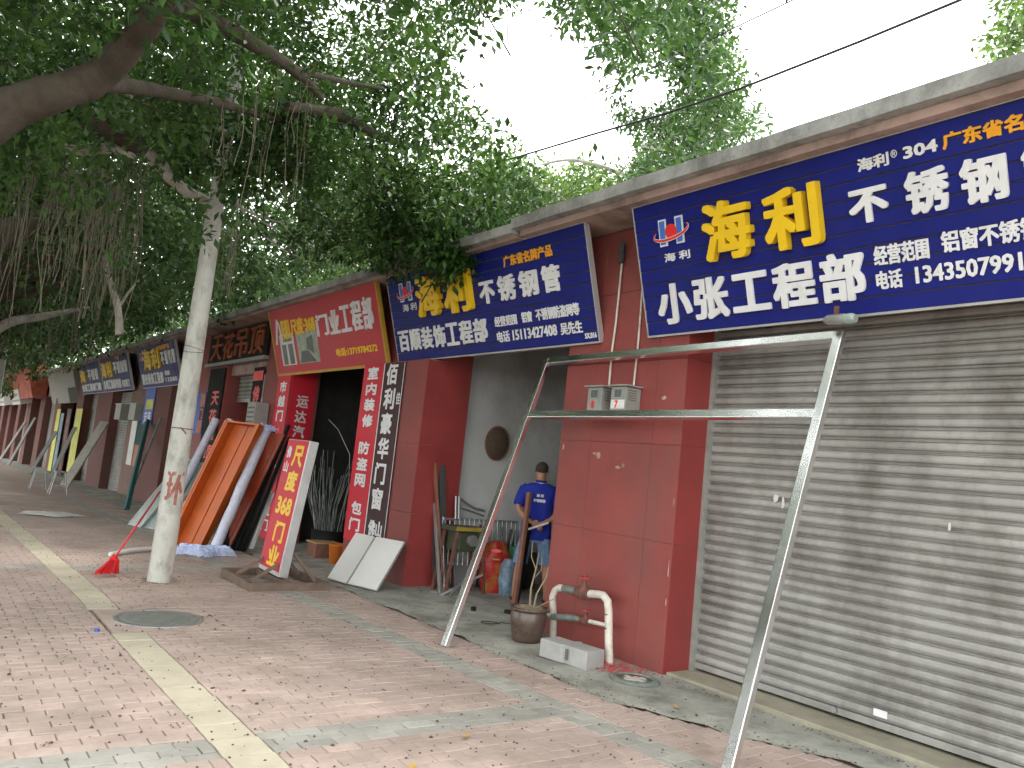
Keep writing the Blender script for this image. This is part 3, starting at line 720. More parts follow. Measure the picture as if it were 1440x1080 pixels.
# far signs: blank or faded
s = sign_root('shop_sign', 48.2, 'blank grey metal clad sign box sagging forward beyond the blue signs')
b = MB(); b.box(0, 8.6, -.35, SH + .1, -.9, 0); b.build('cladding', M_awn, s)
b = MB(); b.box(4.8, 8.5, -.3, .35, .0, .3); b.build('lower_box', M_awn, s)
s = sign_root('shop_sign', 64.0, 'faded red and orange sign canopy far down the row')
b = MB(); b.box(0, 13.5, .12, SH + .75, -.3, .6); b.build('canopy', mat('faded red print', (.42, .09, .05), .6, var=.6, scale=.9), s)
b = MB(); b.prism([(2, .6), (6, .5), (8, 1.0), (5, 1.5), (2.5, 1.3)], .61, .63); b.build('printed_patch', M_orangel, s)
for yl, w_, lab in ((62.3, 5.2, 'small white sign with grey lines below the red canopy'), (77, 8.5, 'white sign farthest down the row beside the second pole')):
    s = sign_root('shop_sign', yl, lab)
    b = MB(); b.box(0, w_, -.2, .75, -.1, .65); b.build('backboard', M_panel, s)
    b = MB(); b.box(.3, w_ - .3, .0, .12, .651, .66); b.box(.3, w_ - .8, .35, .5, .651, .66); b.build('printed_lines', M_meter, s)

# ================================================================ BANNERS AND BOARDS ON THE PILLARS
def board(name, Y0, w, x, z0, z1, m, label, th=.012, cat='banner'):
    r = sign_root(name, Y0, label, cat, flat=True, x=x, zb=z0)
    b = MB(); b.box(0, w, 0, z1 - z0, -th, 0); b.build('sheet', m, r); return r
r = board('banner', 10.94, .64, 5.225, .40, 2.97, M_banner, 'red vertical banner reading 室内装修 防盗网 包门 beside the brown one')
vertical(r, '室内装修 防盗网 包门', .15, .49, 2.56, .12, M_white, .011)
r = board('banner', 10.285, .60, 5.225, .42, 2.97, M_brown, 'dark brown vertical banner reading 佰利豪华门窗 with 佛山 at its foot')
vertical(r, '佰利豪华门窗', .10, .42, 2.56, .46, M_white, .013, gap=.12)
letters(r, '佛山', (.10, .12, .50, .34), M_white, .002, .004, .008); letters(r, '佳', (.46, 1.95, .58, 2.12), M_white, .002, .003, .004)
b = MB(); b.box(-.006, .012, 0, 2.55, .001, .004); b.box(.588, .6, 0, 2.55, .001, .004); b.box(.012, .588, 0, .02, .001, .004); b.build('border', M_white, r)
r = board('banner', 14.96, .64, 5.385, -.05, 3.05, M_banner, 'red vertical banner reading 市越门 实木门 推拉门 half behind the standing sign')
vertical(r, '市越门 实木门 推拉门', .16, .50, 2.95, .10, M_white, .012)
# banner on the near reveal of the third pillar
r = link('banner', None); tag(r, 'red banner reading 运达汽车资 on the side of the third pillar', 'banner')
r.matrix_world = Matrix(((1, 0, 0, 5.41), (0, 0, -1, 14.285), (0, 1, 0, 0), (0, 0, 0, 1)))
b = MB(); b.box(0, .47, .0, 3.05, -.012, 0); b.build('sheet', M_banner, r)
vertical(r, '运达汽车资', .13, .36, 2.65, 1.25, M_panel, .007)
r = board('banner', 16.35, .60, 5.36, .2, 3.2, M_black, 'black vertical board with pink letters reading 佛山 beside the metering box')
vertical(r, '佛山', .12, .50, 2.65, 1.85, M_pinkl, .014); b = MB(); b.box(.02, .58, 2.72, 2.92, .001, .006); b.build('pink_panel', M_pinkl, r)
b = MB(); b.box(.05, .3, 1.2, 1.7, .001, .006); b.build('print_patch', M_bagb, r)
r = board('banner', 19.5, 1.15, 5.36, -.2, 3.3, M_black, 'wide black board with pink letters reading 天花吊顶 twice from top to bottom')
vertical(r, '天花吊顶', .42, .98, 3.0, 1.35, M_pinkl, .016); vertical(r, '天花吊', .42, .95, 1.1, -.0 + .02, M_pinkl, .014)
r = board('banner', 20.35, .75, 5.37, 1.75, 2.75, M_blueb, 'small board of blue, yellow and pink panels behind the pole')
for i, (m, a, c) in enumerate(((M_mustard, .66, .98), (M_brown, .34, .64), (M_mustard, .02, .32))):
    b = MB(); b.box(.35, .74, a, c, .001, .003); b.build('panel', m, r)
    letters(r, '铝门顶'[i], (.38, a + .02, .70, c - .02), M_pinkl, .004, .003, .01, 'character')
r = board('banner', 26.0, 1.2, 5.37, 1.9, 2.98, M_blueb, 'bright blue board with a green patch on the pillar left of the pole')
b = MB(); b.box(.2, 1.1, .45, .75, .001, .004); b.build('print_patch', M_lemon, r)
letters(r, '安', (.2, .05, .6, .4), M_white, .002, .003, .01, 'character'); letters(r, '装', (.65, .05, 1.05, .4), M_white, .002, .003, .01, 'character')
r = board('poster', 28.0, .75, 5.50, .6, 2.0, M_panel, 'tall white poster strip torn at its edge on the far wall', cat='poster')
r = board('poster', 27.1, .8, 5.50, 1.3, 2.0, M_teal, 'teal poster between the white strip and the pipe', cat='poster')
r = board('poster', 27.1, .7, 5.50, .6, 1.25, mat('salmon paper', (.5, .25, .18), .8), 'salmon coloured paper sheet under the teal poster', cat='poster')
for Y0, lab in ((38.9, 'lemon yellow painted board on the far pillar, the nearer of two'), (44.9, 'lemon yellow painted board on the far pillar, the farther of two')):
    r = board('painted_board', Y0, 1.6 if Y0 < 40 else 1.2, 5.37, -.6, 2.4, M_lemon, lab, cat='painted board')
r = board('banner', 41.5, 1.2, 5.37, -.55, 2.4, M_brown, 'dark vertical board with rosy round marks between the yellow boards')
for i in range(6):
    b = MB(); b.lathe([(.0, .004), (.22, .004)], (.6, 0, 0), 10); o = b.build('round_mark', mat('rosy print', (.3, .08, .07), .7) if i == 0 else bpy.data.materials['rosy print'], r); o.location = (0, .35 + i * .42, 0)
r = board('painted_board', 43.4, 1.0, 5.37, -.6, 2.2, M_bagb, 'pale blue narrow panel right of the dark marked board', cat='painted board')

# ================================================================ ELECTRICS ON THE WIDE PILLAR
for (Y0, num, lab) in ((5.88, '8', 'grey electric meter box numbered in red below the conduit that reaches the black insulator'), (5.55, '7', 'grey electric meter box with a white numbered label, nearest the closed shutter')):
    r = sign_root('electric_meter_box', Y0, lab, 'meter box', flat=True, x=5.23, zb=2.29)
    b = MB(); b.box(0, .205, 0, .225, -.19, 0); bevel(b.build('cabinet', M_meter, r), .004)
    b = MB(); b.prism([(-.03, .228), (.235, .228), (.235, .243), (-.03, .243)], -.195, .03); bevel(b.build('rain_hood', M_meter, r), .003)
    b = MB(); b.box(.045, .155, .115, .205, .001, .006); b.build('window_frame', M_zinc, r)
    b = MB(); b.box(.055, .145, .125, .197, .007, .009); b.build('window_pane', M_meterglass, r)
    if num == '7': b = MB(); b.box(.01, .19, .015, .10, .001, .0025); b.build('paper_label', M_panel, r)
    letters(r, num, (.06, .02, .105, .095), M_logor, .004, .002, .004, 'number')
    b = MB()
    for i in range(5): b.box(.2055, .209, .10 + i * .022, .108 + i * .022, -.14 + .01, -.03); 
    b.build('vent', M_shutg, r)
cd = thing('conduit', (5.4, 5.75, 2.5), 'thin pale conduit rising from box 8 to the insulator', 'conduit')
b = MB(); b.tube([(5.40, 5.77, 2.53), (5.405, 5.78, 2.9), (5.40, 5.755, 3.2), (5.405, 5.75, 3.82)], .011, 8); b.build('pipe', M_pvc, cd, True)
b = MB(); b.tube([(5.38, 5.74, 3.80), (5.38, 5.74, 4.0)], [.03, .03], 10); b.box(5.35, 5.42, 5.72, 5.76, 3.87, 3.92); b.build('insulator', M_dark, cd, True)
cd = thing('conduit', (5.4, 5.4, 2.5), 'thin pale conduit rising from box 7 behind the blue sign', 'conduit')
b = MB(); b.tube([(5.40, 5.43, 2.53), (5.405, 5.425, 3.0), (5.40, 5.43, 3.9)], .010, 8); b.build('pipe', M_pvc, cd, True)
fl = thing('floodlight', (5.28, 3.32, 2.99), 'small dusty floodlight hanging from the lower edge of the big blue sign', 'lamp')
b = MB(); b.tube([(5.25, 3.36, 2.965), (5.25, 3.33, 2.965), (5.25, 3.20, 2.96)], [.02, .036, .04], 14); b.build('housing', M_zinc, fl, True)
b = MB(); b.box(5.24, 5.26, 3.25, 3.28, 2.97, 3.06); b.build('bracket', M_iron, fl, True)
b = MB(); b.tube([(5.25, 3.20, 2.96), (5.25, 3.14, 2.957), (5.25, 3.11, 2.955)], [.036, .042, .03], 14); b.build('lens', M_glass, fl, True)
ub = link('meter_cabinet', None); ub.location = (5.3, 15.5, 2.0); tag(ub, 'grey cabinet on the pillar above the orange wooden door case', 'meter box')
b = MB(); b.box(5.12, 5.38, 15.25, 15.72, 1.98, 2.45); b.build('cabinet', M_meter, ub, True); b = MB()
for i in range(4): b.box(5.112, 5.119, 15.3, 15.66, 2.05 + i * .09, 2.08 + i * .09)
b.build('louvre', M_shutg, ub, True)
for yy, lab in ((26.8, 'grey meter cabinet on the far wall right of its twin'), (29.0, 'grey meter cabinet by the far shutter, left of its twin')):
    ub = link('meter_cabinet', None); ub.location = (5.3, yy, 2.2); tag(ub, lab, 'meter box')
    b = MB(); b.box(5.2, 5.5, yy - .5, yy + .4, 2.0, 2.5); b.build('cabinet', M_meter, ub, True); b = MB(); b.box(5.18, 5.5, yy - .55, yy + .45, 2.502, 2.53); b.build('rain_hood', M_zinc, ub, True)

for y_, z_, w_, h_ in ((6.40, 1.93, .03, .06), (5.92, 1.88, .05, .03), (5.86, 1.86, .07, .08), (5.50, 1.78, .05, .05), (5.57, 1.76, .09, .03), (5.05, 2.43, .06, .05), (4.83, 1.5, .012, .12), (4.83, .9, .012, .16), (4.83, .62, .015, .08), (6.3, 2.9, .05, .03)):
    n_ = 9; b = MB(); b.prism([(w_/2*math.cos(q*.698)*random.uniform(.5, 1.2), h_/2*math.sin(q*.698)*random.uniform(.5, 1.2)) for q in range(n_)], 0, .003)
    o = b.build('plaster_patch', M_soff, p1); o.matrix_world = Matrix(((0, 0, -1, 5.424), (-1, 0, 0, y_), (0, 1, 0, z_), (0, 0, 0, 1)))
    o.matrix_parent_inverse = Matrix.Identity(4); o.matrix_local = Matrix(((0, 0, -1, 5.424), (-1, 0, 0, y_), (0, 1, 0, z_), (0, 0, 0, 1)))
# ================================================================ STAINLESS FRAME LEANING ON THE SIGN
fr = thing('steel_door_frame', (4.05, 4.6, 0), 'tall bright stainless steel frame leaning against the front of the shops', 'steel frame')
A0, A1 = Vector((4.05, 6.15, .0)), Vector((5.34, 6.70, 2.86)); B0, B1 = Vector((4.0, 3.0, .0)), Vector((5.34, 3.28, 2.88))
nrm = (A1 - A0).cross(B0 - A0).normalized()
def fbeam(a, b, w=.075, h=.055, nm='leg'):
    m = MB(); m.beam(a, b, w, h, nrm); bevel(m.build(nm, M_steel, fr, True), .006)
fbeam(A0, A1); fbeam(B0, B1)
dl = (A1 - A0).normalized(); dr = (B1 - B0).normalized(); ax = (B1 - A1).normalized()
fbeam(A1 + ax * .03 - dl * .03, B1 - ax * .03 - dr * .03, nm='crossbar')
ma = A0 + (A1 - A0) * .775; mb = B0 + (B1 - B0) * .775
fbeam(ma + ax * .03, mb - ax * .03, nm='crossbar')

# ================================================================ PIPES, POT, BLOCK, VALVE COVER
wp = thing('water_pipes', (5.3, 5.8, 0), 'white and rusty water pipes with two red valves standing before the red pillar', 'pipework')
def wbuild(fn, nm, m): b = MB(); fn(b); return b.build(nm, m, wp, True)
X = 5.24
wbuild(lambda b: b.tube([(X + .12, 6.20, -.02), (X + .06, 6.16, .25), (X, 6.13, .44), (X, 6.10, .505), (X, 6.04, .54), (X, 5.98, .545)], .034, 14), 'pipe', M_pvc)
wbuild(lambda b: b.tube([(X, 5.98, .545), (X, 5.74, .55)], .036, 12), 'coupling', M_gpipe)
wbuild(lambda b: b.tube([(X, 5.64, .555), (X, 5.50, .575), (X, 5.42, .58), (X, 5.36, .54), (X, 5.335, .46), (X, 5.30, .2), (X - .02, 5.24, -.02)], .037, 14), 'pipe', M_pvc)
for yy, zz, s in ((5.69, .55, 1.25), (5.63, .31, .8)):
    wbuild(lambda b: (b.lathe([(.0, -.05*s), (.045*s, -.04*s), (.05*s, 0), (.04*s, .04*s), (.022*s, .06*s), (.02*s, .09*s), (0, .09*s)], (X, yy, zz), 14), b.tube([(X, yy - .07*s, zz), (X, yy + .07*s, zz)], .042*s, 12)), 'valve_body', M_iron)
    wbuild(lambda b: (b.tube([(X, yy, zz + .08*s), (X, yy, zz + .135*s)], .012*s, 8), b.lathe([(.045*s, .105*s), (.055*s, .115*s), (.045*s, .125*s), (.036*s, .115*s), (.045*s, .105*s)], (X, yy, zz), 16),
                      b.box(X - .045*s, X + .045*s, yy - .006, yy + .006, zz + .11*s, zz + .12*s), b.box(X - .006, X + .006, yy - .045*s, yy + .045*s, zz + .1105*s, zz + .1195*s)), 'valve_wheel', M_valve)
wbuild(lambda b: b.tube([(X - .1, 6.33, -.02), (X - .06, 6.29, .16), (X - .03, 6.25, .22), (X, 6.19, .245), (X, 6.10, .25)], .022, 12), 'small_pipe', M_pvc)
wbuild(lambda b: b.tube([(X, 6.10, .25), (X, 5.80, .30), (X, 5.70, .305)], [.03, .032, .02], 12), 'coupling', M_gpipe)
wbuild(lambda b: b.tube([(X, 5.57, .315), (X, 5.32, .33)], .02, 10), 'small_pipe', M_pvc)
for zc, yy in ((.30, 5.318), (.15, 5.29), (.42, 5.333)):
    wbuild(lambda b: b.tube([(X, yy, zc), (X, yy, zc + .012)], .0385, 14), 'clamp_ring', M_iron)

pt = thing('flower_pot', (4.98, 6.15, .012), 'brown glazed clay pot of dry soil with bare stems beside the pipes', 'plant pot')
b = MB(); b.lathe([(0, 0), (.135, 0), (.15, .05), (.175, .17), (.178, .27), (.17, .285), (.172, .292), (.19, .30), (.197, .315), (.19, .33), (.172, .328), (.165, .30), (.16, .27)], n=36); b.build('pot', M_glaze, pt)
b = MB(); n = 18; v = []
rings = 7
for i in range(rings):
    for k in range(n):
        r_ = .165 * i / (rings - 1); t = 2 * math.pi * k / n; v.append((r_ * math.cos(t), r_ * math.sin(t), .29 + .035 * (1 - (r_/.165)**2) + random.uniform(-.012, .014)))
b.add(v, [(i*n + k, i*n + (k+1) % n, (i+1)*n + (k+1) % n, (i+1)*n + k) for i in range(rings - 1) for k in range(n)])
for _ in range(150):
    t = random.uniform(0, 6.28); r_ = .155 * math.sqrt(random.random()); s = random.uniform(.006, .016); x, y = r_*math.cos(t), r_*math.sin(t); z = .30 + .03*(1 - (r_/.165)**2)
    b.box(x - s, x + s, y - s*.6, y + s*.6, z, z + s, )
b.build('soil', M_soil, pt)
for pts, r0 in (([(0, 0, .3), (.01, .02, .5), (.05, .02, .7), (.05, .0, .85)], .012), ([(.03, -.02, .3), (.07, 0, .45), (.15, -.03, .62), (.17, -.02, .72)], .011), ([(.05, .02, .68), (.0, .05, .8), (-.02, .03, .95)], .007),
                ([(.02, -.03, .3), (.12, -.09, .38), (.19, -.12, .42)], .006), ([(.04, .02, .6), (.10, 0, .68), (.11, .02, .80)], .005)):
    b = MB(); b.tube(pts, [r0 * (1 - .2 * i) for i in range(len(pts))], 7); b.build('stem', M_stem, pt)

cb = thing('concrete_block', (4.86, 5.36, .02), 'grey hollow concrete block with a broken corner on the apron', 'block', rot=(0, 0, R(8)))
b = MB(); b.prism([(-.12, -.27), (.12, -.27), (.125, .0), (.10, .03), (.12, .27), (-.12, .27), (-.12, .03), (-.10, -.01)], 0, .155); bevel(b.build('block_body', M_block, cb), .006)
b = MB(); b.lathe([(0, -.02), (.03, 0), (.035, .004), (0, .006)], (.11, .02, .153), 7, False); b.build('broken_rubble', M_block, cb)
b = MB(); b.box(-.1225, -.119, -.06, -.03, .04, .13); b.build('core_hole', M_shutg, cb)
vc = thing('valve_cover', (5.0, 4.72, .022), 'small round utility cover with a white cross pattern and a yellow flaked ring', 'utility cover')
b = MB(); b.lathe([(.0, .01), (.15, .01), (.15, .0), (.205, 0), (.21, .012), (.17, .028), (.152, .028), (.15, .012)], n=32); b.build('ring', M_gpipe, vc)
b = MB(); b.box(-.11, .11, -.018, .018, .011, .017); b.box(-.018, .018, -.11, .11, .0111, .0168); b.box(-.08, .08, .04, .055, .011, .016); b.box(-.08, .08, -.055, -.04, .011, .016); b.build('cast_mark', M_pvc, vc)
vc = thing('valve_cover', (5.17, 4.93, .015), 'faded yellow round utility cover lying half under its green neighbour', 'utility cover')
b = MB(); b.lathe([(.0, .004), (.22, .004), (.23, 0)], n=32); b.build('lid', M_thresh, vc)
b = MB()
for _ in range(260):
    x, y = 5.12 + random.gauss(0, .12), 5.0 + random.gauss(0, .16); s = random.uniform(.006, .02); t = random.uniform(0, 3)
    if x > 5.4: continue
    b.add([(x + s*math.cos(t), y + s*math.sin(t), .03), (x - s*math.sin(t)*.6, y + s*math.cos(t)*.6, .034), (x - s*math.cos(t), y - s*math.sin(t), .03), (x + s*math.sin(t)*.6, y - s*math.cos(t)*.6, .037)], [(0, 1, 2, 3)])
tag(b.build('firecracker_paper', M_banner), 'scraps of red firecracker paper around the foot of the pipe', 'litter', kind='stuff')

# ================================================================ WHITE PANELS LEANING ON SECOND PILLAR
wl = [(Vector((4.49, 9.67, .015)), Vector((4.56, 9.27, .015)), 'off white cupboard panel, the left one of two leaning on the pillar'),
      (Vector((4.58, 9.26, .015)), Vector((4.74, 8.80, .015)), 'off white cupboard panel, the right one of two leaning on the pillar')]
for a, c, lab in wl:
    t = thing('white_panel', (0, 0, 0), lab, 'panel'); t.location = a
    up = Vector((.40, .16, .57)); w = c - a; nn = w.cross(up).normalized() * .028
    v = [a, c, c + up, a + up]; v = v + [p - nn if nn.x > 0 else p + nn for p in v]
    # front face towards the street, core behind it
    b = MB(); b.add(v, [(0, 1, 2, 3), (7, 6, 5, 4), (0, 4, 5, 1), (1, 5, 6, 2), (2, 6, 7, 3), (3, 7, 4, 0)]); b.build('board', M_panel, t, True)
    d = -nn.normalized() * .0015 if nn.x > 0 else nn.normalized() * .0015
    b = MB(); e = w.normalized(); b.beam(c - e*.005 + up * .0 - nn*.5*(1 if nn.x > 0 else -1) + e*.007, c + up + e*.002 - nn*.5*(1 if nn.x > 0 else -1), .004, .03, nn); b.build('edge_band', M_trim, t, True)

# ================================================================ STANDING LIGHT BOX SIGN
st = thing('standing_sign', (3.65, 9.5, 0), 'narrow red standing sign box with yellow characters 尺度368门业 on a rusty base', 'sign')
r = link('sign_box', None, st)
Yl, Yr = 9.80, 9.12; xb_, xt_, zb_, zt_ = 3.60, 3.76, .13, 1.74
vd = Vector((xt_ - xb_, -.02, zt_ - zb_)); HH = vd.length; vd.normalize(); ud = Vector((0, -1, 0)); ud = (ud - vd * ud.dot(vd)).normalized(); nv = ud.cross(vd)
p = Vector((xb_, Yl, zb_)) - Vector(st.location)
r.matrix_local = Matrix(((ud.x, vd.x, nv.x, p.x), (ud.y, vd.y, nv.y, p.y), (ud.z, vd.z, nv.z, p.z), (0, 0, 0, 1)))
WW = Yl - Yr
b = MB(); b.box(0, WW, 0, HH, -.12, -.002); o = b.build('frame', M_trim, r); bevel(o, .006)
b = MB(); b.box(.012, WW - .012, .05, HH - .01, -.001, .002); b.build('sheet', M_banner, r)
for c, x0, y0, x1, y1 in (('尺', .27, 1.28, .60, 1.55), ('度', .24, .98, .58, 1.24), ('门', .24, .36, .55, .62), ('业', .22, .08, .57, .33)): letters(r, c, (x0, y0, x1, y1), M_yellow, .003, .002, .014, 'character')
letters(r, '368', (.12, .69, .60, .91), M_yellow, .003, .002, .013, 'number')
letters(r, '佛', (.06, 1.38, .2, 1.53), M_white, .003, .002, .006, 'character'); letters(r, '山', (.06, 1.20, .2, 1.34), M_white, .003, .002, .006, 'character')
b = MB()
for a, c in (((3.22, 8.92), (3.24, 9.98)), ((4.16, 8.95), (4.12, 10.05)), ((3.2, 8.92), (4.18, 8.95)), ((3.22, 9.98), (4.14, 10.05))):
    b.beam((a[0], a[1], .045), (c[0], c[1], .045), .05, .09)
b.build('base_frame', M_rust, st, True)
b = MB(); b.beam((3.67, 8.95, .06), (3.67, 10.0, .06), .05, .06)
for yy in (9.2, 9.7): b.beam((3.30, yy, .06), (3.68, yy, .30), .035, .035); b.beam((4.1, yy, .06), (3.78, yy, .40), .035, .035)
b.build('brace', M_rust, st, True)

# ================================================================ UTILITY POLES
def pole(x, y, r0, r1, h, label):
    t = thing('utility_pole', (x, y, gz(y)), label, 'utility pole')
    b = MB(); n = 14; b.tube([(0, 0, -.05 + i * h / n) for i in range(n + 1)], [r0 + (r1 - r0) * i / n for i in range(n + 1)], 28); b.build('shaft', M_pole, t)
    return t
po = pole(2.42, 9.6, .132, .062, 8.2, 'grey concrete utility pole with red spray painted character and wire ties')
bs = MB()
for _ in range(420):
    a_ = random.uniform(0, 6.28); r_ = .13 + abs(random.gauss(0, .07)); s_ = random.uniform(.004, .013); x_, y_ = r_*math.cos(a_), r_*math.sin(a_)
    bs.add([(x_ - s_, y_ - s_, .001), (x_ + s_, y_ - s_*.6, .001), (x_ + s_*.7, y_ + s_, .001), (x_ - s_, y_ + s_*.8, .001), (x_, y_, s_*.9 + .002)], [(0, 1, 4), (1, 2, 4), (2, 3, 4), (3, 0, 4)])
tg_ = bs.build('base_debris', M_soil, po); tg_['kind'] = 'stuff'
bz = MB(); bz.tube([(-.01, 0, 1.69), (0, 0, 1.70)], .122, 28); bz.tube([(0, 0, 1.72), (0, 0, 1.73)], .122, 28); bz.build('band', M_iron, po)
for z_, tl in ((2.62, .02), (2.66, -.03)):
    b = MB(); rr_ = .132 + (.062 - .132) * z_ / 8.2 + .004
    b.tube([(rr_ * math.cos(t * .393), rr_ * math.sin(t * .393), z_ + .02 * math.sin(t * .393 + tl * 40)) for t in range(17)], .003, 5); b.build('wire_tie', M_wire, po)
def wrap(pnt):
    x, y, z = pnt; zz = y; rr = .132 + (.062 - .132) * (zz + .05) / 8.2 + .0008 + z
    a = math.atan2(-9.6, -2.42) + x / rr      # centred on the side that faces the pavement
    return (rr * math.cos(a), rr * math.sin(a), zz)
gr = letters(po, '环', (-.085, .86, .11, 1.24), M_redpaint, 0, .0012, .011, 'sprayed_mark', wrap)
po2 = pole(2.1, 34.5, .17, .11, 9, 'pale concrete utility pole farther down the pavement at the left')

# broom against the pole
br = thing('broom', (2.05, 9.85, 0), 'red plastic broom leaning against the concrete pole', 'broom')
hb = ground_pt = Vector((2.0, 9.95, .20)); ht = Vector((2.33, 9.78, .98))
b = MB(); b.tube([hb, hb + (ht - hb) * .5], .011, 8); b.build('handle', M_plred, br, True)
b = MB(); b.tube([hb + (ht - hb) * .5, ht], .013, 8); b.build('grip', M_dkred, br, True)
b = MB()
b.tube([hb + Vector((0, 0, .02)), hb + Vector((-.01, .0, -.03))], [.02, .055], 12); b.build('head', M_plred, br, True)
b = MB()
for i in range(140):
    t = random.uniform(-1, 1); s = random.uniform(-1, 1)
    a = hb + Vector((t * .045, s * .035, -.03)); c = hb + Vector((-.03 + t * .13 - .03, s * .05 + .04 * t, -.19 + random.uniform(0, .02)))
    b.beam(a, c, .008, .005)
b.build('bristles', M_plred, br, True)

# ================================================================ GOODS LEANING OUTSIDE SHOP 3/4
dc = thing('wooden_door_case', (3.85, 13.6, 0), 'orange varnished wooden door casing leaning, an open U shaped trough', 'door frame')
a0 = Vector((3.56, 13.45, gz(13.5))); a1 = Vector((4.10, 13.0, 2.0)); wv = Vector((.28, -.36, -.01)).normalized()
up = (a1 - a0).normalized(); a1 = a0 + up * 2.12; nn = wv.cross(up).normalized()
if nn.x > 0: nn = -nn      # towards the street
Wd = .50
def plank(par, o_, x0, x1, y0, y1, z0, z1, m, nm):
    M = Matrix(((wv.x, up.x, nn.x, o_.x), (wv.y, up.y, nn.y, o_.y), (wv.z, up.z, nn.z, o_.z), (0, 0, 0, 1)))
    b = MB(); b.box(x0, x1, y0, y1, z0, z1, M); bevel(b.build(nm, m, par, True), .004)
plank(dc, a0, 0, Wd, 0, 2.12, -.02, 0, M_door, 'back_board')
plank(dc, a0, -.03, .0, 0, 2.12, -.02, .20, M_door, 'side_board'); plank(dc, a0, Wd, Wd + .03, 0, 2.12, -.02, .20, M_door, 'side_board')
plank(dc, a0, -.03, Wd + .03, 2.122, 2.152, -.02, .2, M_door, 'head_board')
plank(dc, a0, -.07, -.032, 0, 2.16, .17, .205, M_door, 'moulding'); plank(dc, a0, Wd + .032, Wd + .07, 0, 2.16, .17, .205, M_door, 'moulding')
plank(dc, a0, Wd * .45, Wd * .52, 0, 2.12, .002, .02, M_door, 'door_stop')
dp = thing('wooden_door', (4.2, 13.2, 0), 'dark red varnished door leaf with a brass handle leaning behind the casing', 'door')
a2 = a0 + wv * (Wd + .03) + Vector((.10, .14, 0))
plank(dp, a2, 0, .36, 0, 2.05, -.04, 0, M_doord, 'leaf')
plank(dp, a2, .07, .30, .25, .9, .002, .012, M_doord, 'panel'); plank(dp, a2, .07, .30, 1.1, 1.85, .002, .012, M_doord, 'panel')
plank(dp, a2, .03, .07, .95, 1.17, .014, .02, M_brass, 'handle_plate'); plank(dp, a2, .04, .17, 1.04, 1.07, .021, .06, M_brass, 'handle')
# plastic wrapped tube and its bundle
tb = thing('wrapped_tube', (3.86, 12.6, 0), 'long lilac plastic wrapped tube leaning with frilled blue film at its ends', 'tube')
t0 = Vector((3.90, 12.55, .0)); t1 = Vector((4.50, 12.72, 1.90)); 
b = MB(); b.tube([t0 + (t1 - t0) * k / 12 + Vector((random.gauss(0, .002), random.gauss(0, .002), 0)) for k in range(13)], [.082 + random.uniform(-.004, .004) for _ in range(13)], 18); b.build('tube_body', M_wrap, tb, True)
def crumple(name, c, rx, ry, rz, m, parent, n=900, s0=.05):
    b = MB()
    for _ in range(n):
        p = Vector(c) + Vector((random.gauss(0, rx/2), random.gauss(0, ry/2), abs(random.gauss(0, rz/2))))
        s = random.uniform(.4, 1) * s0; ax_ = [Vector((random.gauss(0, 1), random.gauss(0, 1), random.gauss(0, .6))).normalized() * s for _ in range(3)]
        v = [p + q for q in ax_]; v = [Vector((q.x, q.y, max(q.z, gz(q.y) + .01))) for q in v]
        b.add(v, [(0, 1, 2)])
    return b.build(name, m, parent, True)
crumple('film_end', t1 + Vector((0, 0, -.02)), .13, .13, .06, M_wrapb, tb, 350, .05)['kind'] = 'stuff'
def film_sheet(c, rx, ry, h, m, name, parent=None, seed=1, n=46):
    rr = random.Random(seed); b = MB(); v = []
    ph = [(rr.uniform(3, 34), rr.uniform(3, 34), rr.uniform(0, 6)) for _ in range(14)]
    for j in range(n + 1):
        for i in range(n + 1):
            x, y = (i/n*2 - 1), (j/n*2 - 1); e = max(0, 1 - (x*x + y*y) ** 1.5)
            hh = sum(abs(math.sin(a*x*.5 + b_*y*.5 + p)) ** 3 for a, b_, p in ph) / 14
            wob = 1 + .18 * math.sin(5 * math.atan2(y, x) + seed)
            X_, Y_ = c[0] + x * rx * wob, c[1] + y * ry * wob
            v.append((X_, Y_, gz(Y_) + .012 + h * min(1, e*2) * (hh * 1.6 + .05) + rr.uniform(0, .006)))
    f = [(j*(n+1) + i, j*(n+1) + i + 1, (j+1)*(n+1) + i + 1, (j+1)*(n+1) + i) for j in range(n) for i in range(n) if ((i/n*2-1)**2 + (j/n*2-1)**2) < 1.02]
    b.add(v, f); return b.build(name, m, parent, parent is not None)
o = film_sheet((3.60, 12.2), .46, .34, .12, M_wrapb, 'plastic_film', None, 4); tag(o, 'crumpled blue plastic film heaped on the ground under the wooden door casing', 'plastic film')
rl = thing('plastic_tube', (2.6, 12.2, 0), 'white tube lying on the paving left of the concrete pole', 'tube')
b = MB(); b.tube([(2.30, 11.80, gz(12) + .035), (2.62, 12.15, gz(12) + .04), (2.98, 12.5, gz(12.4) + .035)], [.03, .036, .036], 10); b.build('tube_body', M_panel, rl, True)
